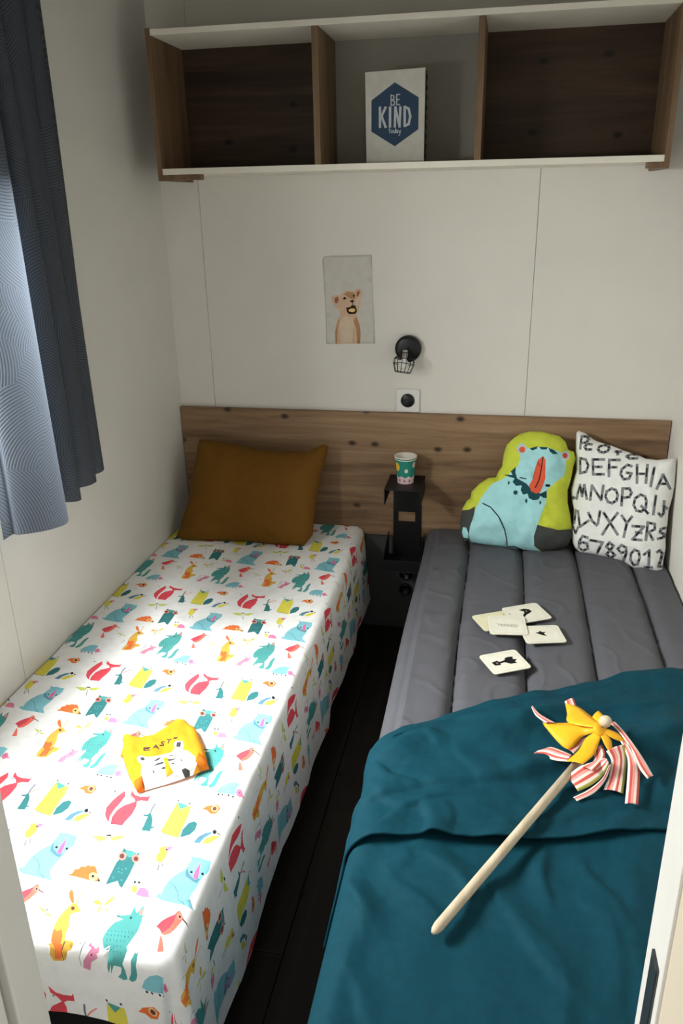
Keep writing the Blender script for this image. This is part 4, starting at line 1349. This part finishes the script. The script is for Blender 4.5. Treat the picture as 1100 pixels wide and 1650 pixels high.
def creases(x, y, sd):
    return 0.006 * fbm(x * 4.5, y * 4.5, sd) + 0.012 * max(0.0, ridge(x * 3.2 + y * 1.2, y * 2.0 - x * 2.6, sd + 3) - 0.70) * 1.6 + 0.002 * fbm(x * 16, y * 16, sd + 8)
def lower_layer(i, j):
    s = -0.30 + i * (0.30 + 0.81)
    y = -1.44 - j * 0.86
    x0, r = 0.985, 0.05
    z = 0.464
    if s < 0:
        q = r * PI / 2
        dd = -s
        if dd < q:
            x, zz = x0 - r * math.sin(dd / r), -r * (1 - math.cos(dd / r))
        else:
            x, zz = x0 - r - 0.03 * (dd - q) + 0.012 * min(1, (dd - q) / 0.1) * math.sin(y * 22), -r - (dd - q)
    else:
        x, zz = x0 + s * 0.94, 0.0
    if x > 1.62: zz -= 0.03 * ((x - 1.62) / 0.12) ** 2
    c = creases(x, y, 4.0) + pleats(x, y, LOWC, 0.007, 0.010)
    # foot end falls over the mattress
    over = max(0.0, -y - 2.10)
    if over > 0:
        a = min(over / 0.04, PI / 2)
        zz -= 0.04 * (1 - math.cos(a)) + max(0, over - 0.063)
        y = -2.10 - 0.04 * math.sin(a)
    return (min(x, 1.743), y, z + zz + (c if s > -0.06 else 0))
grid_mesh('main_layer', 200, 170, lower_layer, M_TEAL, bl)

UP = [(0.90, -1.385), (0.941, -1.357), (1.002, -1.292), (1.122, -1.201), (1.294, -1.098), (1.511, -0.980), (1.658, -0.935), (1.76, -0.92)]
LO = [(0.90, -1.675), (0.983, -1.628), (1.097, -1.606), (1.212, -1.596), (1.325, -1.570), (1.44, -1.535), (1.60, -1.49), (1.76, -1.45)]
def curve(tab, x):
    for (a, b), (c, d) in zip(tab, tab[1:]):
        if x <= c:
            t = (x - a) / (c - a)
            return b + (d - b) * max(t, -0.2)
    return tab[-1][1]
def bell(t, c, w):
    return math.exp(-((t - c) / w) ** 2)
def upper_layer(i, j):
    s = -0.26 + i * (0.26 + 0.79)
    x0, r = 0.985, 0.05
    b = -0.06 + j * 1.06
    if s < 0:
        dd = -s; q = r * PI / 2
        if dd < q:
            x, zz = x0 - r * math.sin(dd / r), -r * (1 - math.cos(dd / r))
        else:
            fl = 0.10 + 0.16 * max(0, b - 0.35)
            x, zz = x0 - r - fl * (dd - q), -r - (dd - q)
        xx = x0 + s * 0.6
    else:
        x, zz = x0 + s * 0.955, 0.0
        xx = x
    x = min(x, 1.744)
    yu, yl = curve(UP, xx), curve(LO, xx)
    y = yu + (yl - yu) * max(b, 0)
    h = 0.011
    if b < 0.07:                                # rounded fold at the upper edge, tucking under
        t = (b + 0.06) / 0.13
        h = 0.002 + 0.011 * math.sin(t * PI / 2)
    wv = 0.05 * math.sin(x * 6 + 0.5) + 0.02 * math.sin(x * 17)
    c1 = 0.58 + 0.5 * wv - 0.22 * (x - 1.2)
    t1 = (b - c1)
    f = 0.025 * (bell(b, c1, 0.11) if t1 < 0 else bell(b, c1, 0.045)) * (0.45 + 0.55 * min(1, max(0, (x - 1.0) / 0.35)))
    f += 0.014 * bell(b, 0.20 + 0.8 * wv, 0.10) * max(0.0, math.sin((x - 0.95) * 5.0)) ** 2
    f += 0.012 * bell(b, 0.80 - 0.5 * wv, 0.09) * (0.5 + 0.5 * math.sin(x * 8 + 2))
    f += 0.012 * fbm(x * 5 - y * 2, y * 5 + x * 2, 21.0) + 0.010 * max(0.0, ridge(x * 3.0 - y * 3.4, y * 2.2 + x * 1.2, 17.0) - 0.70) * 2.0
    f += 0.0025 * fbm(x * 15, y * 15, 31.0) + pleats(x, y, FLAPC, 0.008, 0.010)
    h2 = 0.004 * max(0.0, (b - 0.9) / 0.1)        # lower hem stands proud
    z = 0.462 + zz + h + (f + h2) * (1 if s > -0.08 else 0.4)
    if x > 1.62: z -= 0.02 * ((x - 1.62) / 0.12) ** 2
    return (x - (0.5 * f if s < -0.05 else 0), y, z)
grid_mesh('turned_back_layer', 210, 150, upper_layer, M_TEAL, bl, 0.005)

# ------------------------------------------------------------------ cushions
cu = cushion('creature_cushion', CREATURE, (1.09, -0.20, 0.462), (1, 0, 0), (0, 0.2968, 0.9549), 0.062, 0.11, 0.012, None, 'lime2', 0.9, 0.011, 17.0, 1.0)
tag(cu, 'lime and pale blue creature shaped cushion with a red nose', 'cushion')
cu = cushion('alphabet_cushion', ALPHA, (1.452, -0.185, 0.458), (0.94868, -0.31623, 0), (0.0942, 0.28261, 0.9546), 0.055, 0.10, 0.009, None, 'white', 0.9, 0.008, 13.0, 3.0)
tag(cu, 'square white cushion printed with black letters and numbers by the right wall', 'cushion')
cu = cushion('mustard_pillow', MUSTARD, (0.04, -0.235, 0.452), (1, 0, 0), (0, 0.40082, 0.91616), 0.066, 0.14, 0.010, None, 'mustard', 0.9, 0.010, 8.0, 6.0)
tag(cu, 'plain mustard yellow pillow leaning on the headboard of the left bed', 'pillow')

# ------------------------------------------------------------------ folded T-shirt
ts_ = cushion('folded_shirt', SHIRT, (0.47, -1.42, 0.4365), (1, 0, 0), (0, 1, 0), 0.022, 0.018, 0.006, None, 'shirtdk', 0.1, 0.004, 22.0, 2.0, 0.5)
tag(ts_, 'folded yellow child shirt with a white tiger face lying on the animal sheet', 'shirt')

# ------------------------------------------------------------------ picture cards
M_CARDE = mat('card_board', (214, 208, 190), 0.8)
PAL.update(card=(232, 228, 212), cardyel=(226, 222, 188), cardink=(24, 24, 24), cardline=(206, 202, 186), cardgrey=(150, 146, 134))
def card(name_label, cx, cy, ang, w, h, z, key, prints, tx=0.0, ty=0.0):
    o_e = empty('picture_card', (0, 0, 0), name_label, 'card', 'picture cards on the grey quilt')
    rc = 0.010
    def rr(w, h, rc):
        out = []
        for sx, sy, a0 in ((1, 1, 0), (-1, 1, 90), (-1, -1, 180), (1, -1, 270)):
            for q in range(5):
                a = R(a0 + q * 22.5)
                out.append((sx * (w / 2 - rc) + rc * math.cos(a), sy * (h / 2 - rc) + rc * math.sin(a)))
        return out
    shapes = [(key, rr(w, h, rc)), ('cardline', rr(w * 0.86, h * 0.84, 0.008)), (key, rr(w * 0.84, h * 0.815, 0.007))]
    for kk, pts in prints:
        a = sum(pts[i][0] * pts[(i + 1) % len(pts)][1] - pts[(i + 1) % len(pts)][0] * pts[i][1] for i in range(len(pts)))
        shapes.append((kk, pts if a > 0 else pts[::-1]))
    f = flat_print('card_face', None, lambda x, y: (x, y, 0.0021), 0.02, o_e, 'card', 0.0, False, shapes)
    bm = bmesh.new()
    vs = [bm.verts.new((x, y, 0.0)) for x, y in shapes[0][1]]
    fc = bm.faces.new(vs)
    r = bmesh.ops.extrude_face_region(bm, geom=[fc])
    for v in r['geom']:
        if isinstance(v, bmesh.types.BMVert): v.co.z = 0.002
    bm_obj('card_board', bm, M_CARDE, o_e)
    o_e.location = (cx, cy, z)
    for ch in (c for c in bpy.data.objects if c.parent == o_e):
        ch.matrix_parent_inverse = Matrix.Identity(4)
    o_e.rotation_euler = (tx, ty, R(ang))
    return o_e
mm = lambda pts: [(a * 1.25 / 1000, b * 1.25 / 1000) for a, b in pts]
CZ = 0.4655
card('cream picture card showing a black winged insect lying apart nearest the teal blanket', 1.224, -0.957, 27.4, 0.106, 0.093, CZ, 'card',
     [('cardink', mm([(-28, 4), (-14, 8), (-12, 2), (-6, 3), (-4, -3), (-12, -4), (-14, -10), (-26, -8)])), ('cardink', mm([(-6, 3), (2, 5), (6, 12), (14, 14), (24, 12), (20, 4), (28, 0), (20, -6), (22, -12), (8, -12), (0, -4), (-6, -2)])), ('cardgrey', mm([(-20, 1), (-16, 1), (-16, -3), (-20, -3)]))])
card('pale yellowish picture card lying leftmost under the pile of cards', 1.199, -0.743, 27.1, 0.112, 0.092, CZ, 'cardyel', [('cardink', mm([(28, 20), (31, 20), (31, 23), (28, 23)]))])
card('cream picture card with a black half moon drawing farthest back in the pile', 1.284, -0.690, 27.5, 0.114, 0.096, CZ + 0.0024, 'card',
     [('cardink', mm([(-10, 18), (4, 20), (14, 14), (16, 4), (8, -2), (-2, -6), (-14, -16), (-12, -6), (-4, 2), (-2, 8)])), ('cardgrey', mm([(2, 10), (6, 10), (6, 6), (2, 6)])), ('cardgrey', mm([(-40, 10), (-36, 10), (-36, 6), (-40, 6)]))], R(1))
card('cream picture card with a faint grey drawing on top of the pile', 1.230, -0.776, 6.0, 0.104, 0.098, CZ + 0.0062, 'card',
     [('cardline', mm([(-26, 10), (-10, 4), (8, 6), (26, 2), (20, -10), (4, -8), (-14, -4)]))] + [('cardgrey', mm([(-20 + q * 7, 4 - q), (-18.6 + q * 7, 4 - q), (-19 + q * 7, -6), (-20 + q * 7, -6)])) for q in range(6)], R(1.5))
card('cream picture card with a small black bird drawing rightmost in the pile', 1.324, -0.804, 13.1, 0.110, 0.093, CZ + 0.0026, 'card',
     [('cardink', mm([(-14, 6), (-6, 8), (-2, 14), (2, 8), (10, 8), (4, 2), (8, -10), (-2, -4)]))])

# ------------------------------------------------------------------ pinwheel
pw = empty('pinwheel', (1.3, -1.5, 0.47), 'yellow paper pinwheel with striped curled blades on a wooden stick', 'toy')
PAL.update(pwyellow=(246, 180, 40), st_w=(246, 226, 214), st_r=(214, 96, 84), st_p=(244, 160, 156), st_g=(190, 186, 96), st_o=(240, 176, 124))
M_DOWEL = wood('pale_dowel_wood', (186, 168, 140), (208, 192, 166), (224, 210, 188), 1, 0.6, False)
bm = bmesh.new()
a, b = Vector((1.112, -1.820, 0.482)), Vector((1.371, -1.382, 0.507))
dv = (b - a)
add_tube(bm, [a, a + dv * 0.012, a + dv * 0.03, a + dv * 0.5, b], [0.0035, 0.007, 0.0088, 0.009, 0.009], 16)
bm_obj('stick', bm, M_DOWEL, pw, True)
def resample(pts, n):
    pts = [Vector(p) * 1e-4 for p in pts]
    m = len(pts) - 1
    out = []
    for i in range(n):
        t = i / (n - 1) * m
        k = min(int(t), m - 1)
        f = t - k
        p0, p1, p2, p3 = pts[max(k - 1, 0)], pts[k], pts[k + 1], pts[min(k + 2, m)]
        out.append(0.5 * ((2 * p1) + (p2 - p0) * f + (2 * p0 - 5 * p1 + 4 * p2 - p3) * f * f + (3 * p1 - p0 - 3 * p2 + p3) * f ** 3))
    return out
STR = ['st_w', 'st_r', 'st_p', 'st_w', 'st_r', 'st_w', 'st_g', 'st_w', 'st_o', 'st_w']
LIFT = 0.0
for kind, A, B in RIBBON:
    n, mcol = 16, 10
    ra, rb = resample(A, n), resample(B, n)
    wid = sum((p - q).length for p, q in zip(ra, rb)) / n
    vs, fs, mi = [], [], []
    ncol = 4 if kind == 'y' else max(4, min(10, int(wid / 0.0045)))
    for p, q in zip(ra, rb):
        for c in range(ncol + 1):
            t = c / ncol
            v = p.lerp(q, t)
            v.z += LIFT + 0.10 * wid * math.sin(t * PI)
            vs.append(tuple(v))
    for i in range(n - 1):
        for c in range(ncol):
            k = i * (ncol + 1) + c
            fs.append((k, k + 1, k + ncol + 2, k + ncol + 1))
            mi.append(0 if kind == 'y' else c % len(STR))
    me = bpy.data.meshes.new('blade')
    me.from_pydata(vs, [], fs)
    me.polygons.foreach_set('material_index', mi)
    nm = 'yellow_blade' if kind == 'y' else 'striped_blade'
    o = link(nm, me, [fabric('pwyellow', pre='paper', rough=0.5, bump=0.03)] if kind == 'y' else [fabric(s, pre='paper', rough=0.5, bump=0.03) for s in STR], pw, True)
    md = o.modifiers.new('thickness', 'SOLIDIFY')
    md.thickness = 0.0007
hub = Vector((1.414, -1.330, 0.553)); bead = Vector((1.424, -1.319, 0.567))
axn = Vector((0.45, -0.30, 0.75)).normalized()
qm = axn.to_track_quat('Z', 'Y').to_matrix().to_4x4()
bm = bmesh.new()
add_lathe(bm, [(0.0, -0.004), (0.014, -0.004), (0.0165, 0), (0.014, 0.005), (0.006, 0.006), (0, 0.006)], Matrix.Translation(hub) @ qm, 24)
bm_obj('hub', bm, fabric('pwyellow', pre='paper'), pw, True)
bm = bmesh.new()
add_lathe(bm, [(0.0125 * math.sin(PI * q / 12), -0.0145 * math.cos(PI * q / 12)) for q in range(13)], Matrix.Translation(bead) @ qm, 20)
bm_obj('bead', bm, M_DOWEL, pw, True)
bm = bmesh.new()
add_tube(bm, [hub - Vector((0.006, 0.006, 0.014)), hub, bead], 0.003, 8)
bm_obj('axle', bm, M_STEEL, pw, True)

# ------------------------------------------------------------------ curtain
def curtain_mat():
    m = bpy.data.materials.new('curtain_leaf_weave')
    m.use_nodes = True
    nt = m.node_tree
    L = nt.links.new
    N = nt.nodes.new
    b = nt.nodes['Principled BSDF']
    b.inputs['Roughness'].default_value = 0.55
    b.inputs['Specular IOR Level'].default_value = 0.35
    uv = N('ShaderNodeUVMap')
    mp = N('ShaderNodeMapping')
    mp.inputs['Scale'].default_value = (1, 1, 1)
    L(uv.outputs['UV'], mp.inputs['Vector'])
    v = N('ShaderNodeTexVoronoi')
    v.voronoi_dimensions = '2D'
    v.inputs['Scale'].default_value = 7.0
    L(mp.outputs['Vector'], v.inputs['Vector'])
    sep = N('ShaderNodeSeparateColor')
    L(v.outputs['Color'], sep.inputs['Color'])
    ang = N('ShaderNodeMath'); ang.operation = 'MULTIPLY'
    L(sep.outputs[0], ang.inputs[0]); ang.inputs[1].default_value = 6.28
    sub = N('ShaderNodeVectorMath'); sub.operation = 'SUBTRACT'
    L(mp.outputs['Vector'], sub.inputs[0]); L(v.outputs['Position'], sub.inputs[1])
    rot = N('ShaderNodeVectorRotate'); rot.rotation_type = 'Z_AXIS'
    L(sub.outputs[0], rot.inputs['Vector']); L(ang.outputs[0], rot.inputs['Angle'])
    off = N('ShaderNodeVectorMath'); off.operation = 'ADD'
    L(rot.outputs['Vector'], off.inputs[0]); off.inputs[1].default_value = (0.16, 0.03, 0)
    wv = N('ShaderNodeTexWave')
    wv.wave_type = 'RINGS'
    wv.rings_direction = 'Z'
    wv.inputs['Scale'].default_value = 46.0
    wv.inputs['Distortion'].default_value = 1.0
    wv.inputs['Detail'].default_value = 1.0
    wv.inputs['Detail Scale'].default_value = 0.2
    L(off.outputs['Vector'], wv.inputs['Vector'])
    r = N('ShaderNodeValToRGB')
    r.color_ramp.elements[0].position = 0.05
    r.color_ramp.elements[0].color = (*lin((66, 71, 79)), 1)
    r.color_ramp.elements[1].position = 0.4
    r.color_ramp.elements[1].color = (*lin((94, 101, 112)), 1)
    L(wv.outputs['Fac'], r.inputs['Fac'])
    L(r.outputs['Color'], b.inputs['Base Color'])
    bp = N('ShaderNodeBump')
    bp.inputs['Strength'].default_value = 0.35
    bp.inputs['Distance'].default_value = 0.002
    L(wv.outputs['Fac'], bp.inputs['Height'])
    L(bp.outputs['Normal'], b.inputs['Normal'])
    tr = N('ShaderNodeBsdfTranslucent')
    L(r.outputs['Color'], tr.inputs['Color'])
    mx = N('ShaderNodeMixShader')
    mx.inputs[0].default_value = 0.40
    L(b.outputs[0], mx.inputs[1]); L(tr.outputs[0], mx.inputs[2])
    L(mx.outputs[0], nt.nodes['Material Output'].inputs['Surface'])
    return m
ct = empty('curtain', (0.06, -1.0, 0.86), 'blue grey leaf patterned curtain hanging beside the window', 'curtain')
# plan of the folds: (y, x) along the cloth from the far edge towards the window
PLAN = [(-0.722, 0.030), (-0.735, 0.052), (-0.765, 0.058), (-0.785, 0.036), (-0.775, 0.030), (-0.80, 0.046), (-0.84, 0.078), (-0.885, 0.082), (-0.91, 0.055), (-0.895, 0.040),
        (-0.92, 0.060), (-0.965, 0.100), (-1.00, 0.100), (-1.015, 0.070), (-1.005, 0.050), (-1.03, 0.075), (-1.08, 0.125), (-1.14, 0.150), (-1.20, 0.130), (-1.235, 0.085), (-1.225, 0.06), (-1.25, 0.05)]
NS = 170
arc = []
def plan(t):
    m = len(PLAN) - 1
    s = t * m
    k = min(int(s), m - 1)
    f = s - k
    P = [Vector(PLAN[max(0, min(m, k + d))]) for d in (-1, 0, 1, 2)]
    return 0.5 * ((2 * P[1]) + (P[2] - P[0]) * f + (2 * P[0] - 5 * P[1] + 4 * P[2] - P[3]) * f * f + (3 * P[1] - P[0] - 3 * P[2] + P[3]) * f ** 3)
def curtain_pt(i, j):
    q = plan(i)
    z = 2.16 + (0.862 - 2.16) * j
    yc, xc = -0.96, 0.06
    sq = 0.86 + 0.14 * j
    y = yc + (q[0] - yc) * sq
    if i < 0.02: y = q[0]
    x = 0.045 + (q[1] - 0.045) * (0.55 + 0.45 * j)
    z += 0.006 * math.sin(i * 23) * j
    return Vector((max(x, 0.012), y + 0.004 * math.sin(j * 5 + i * 9), z))
co = grid_mesh('cloth', NS, 60, curtain_pt, curtain_mat(), ct, 0.0)
uvl = co.data.uv_layers.new(name='UVMap')
L_ = [0.0]
pp = [plan(i / (NS - 1)) for i in range(NS)]
for a_, b_ in zip(pp, pp[1:]): L_.append(L_[-1] + (b_ - a_).length)
for lp_ in co.data.loops:
    vi = lp_.vertex_index
    uvl.data[lp_.index].uv = (L_[vi % NS] + 0.3, (vi // NS) / 59 * 1.3)
bm = bmesh.new()
add_tube(bm, [(0.05, -0.66, 2.175), (0.05, -2.0, 2.175)], 0.011, 14)
rail = bm_obj('curtain_rail', bm, M_STEEL, ct, True)
for yy in (-0.70, -1.95):
    box('rail_bracket', (0.0003, yy - 0.008, 2.16), (0.05, yy + 0.008, 2.19), M_STEEL, rail, 0.002)
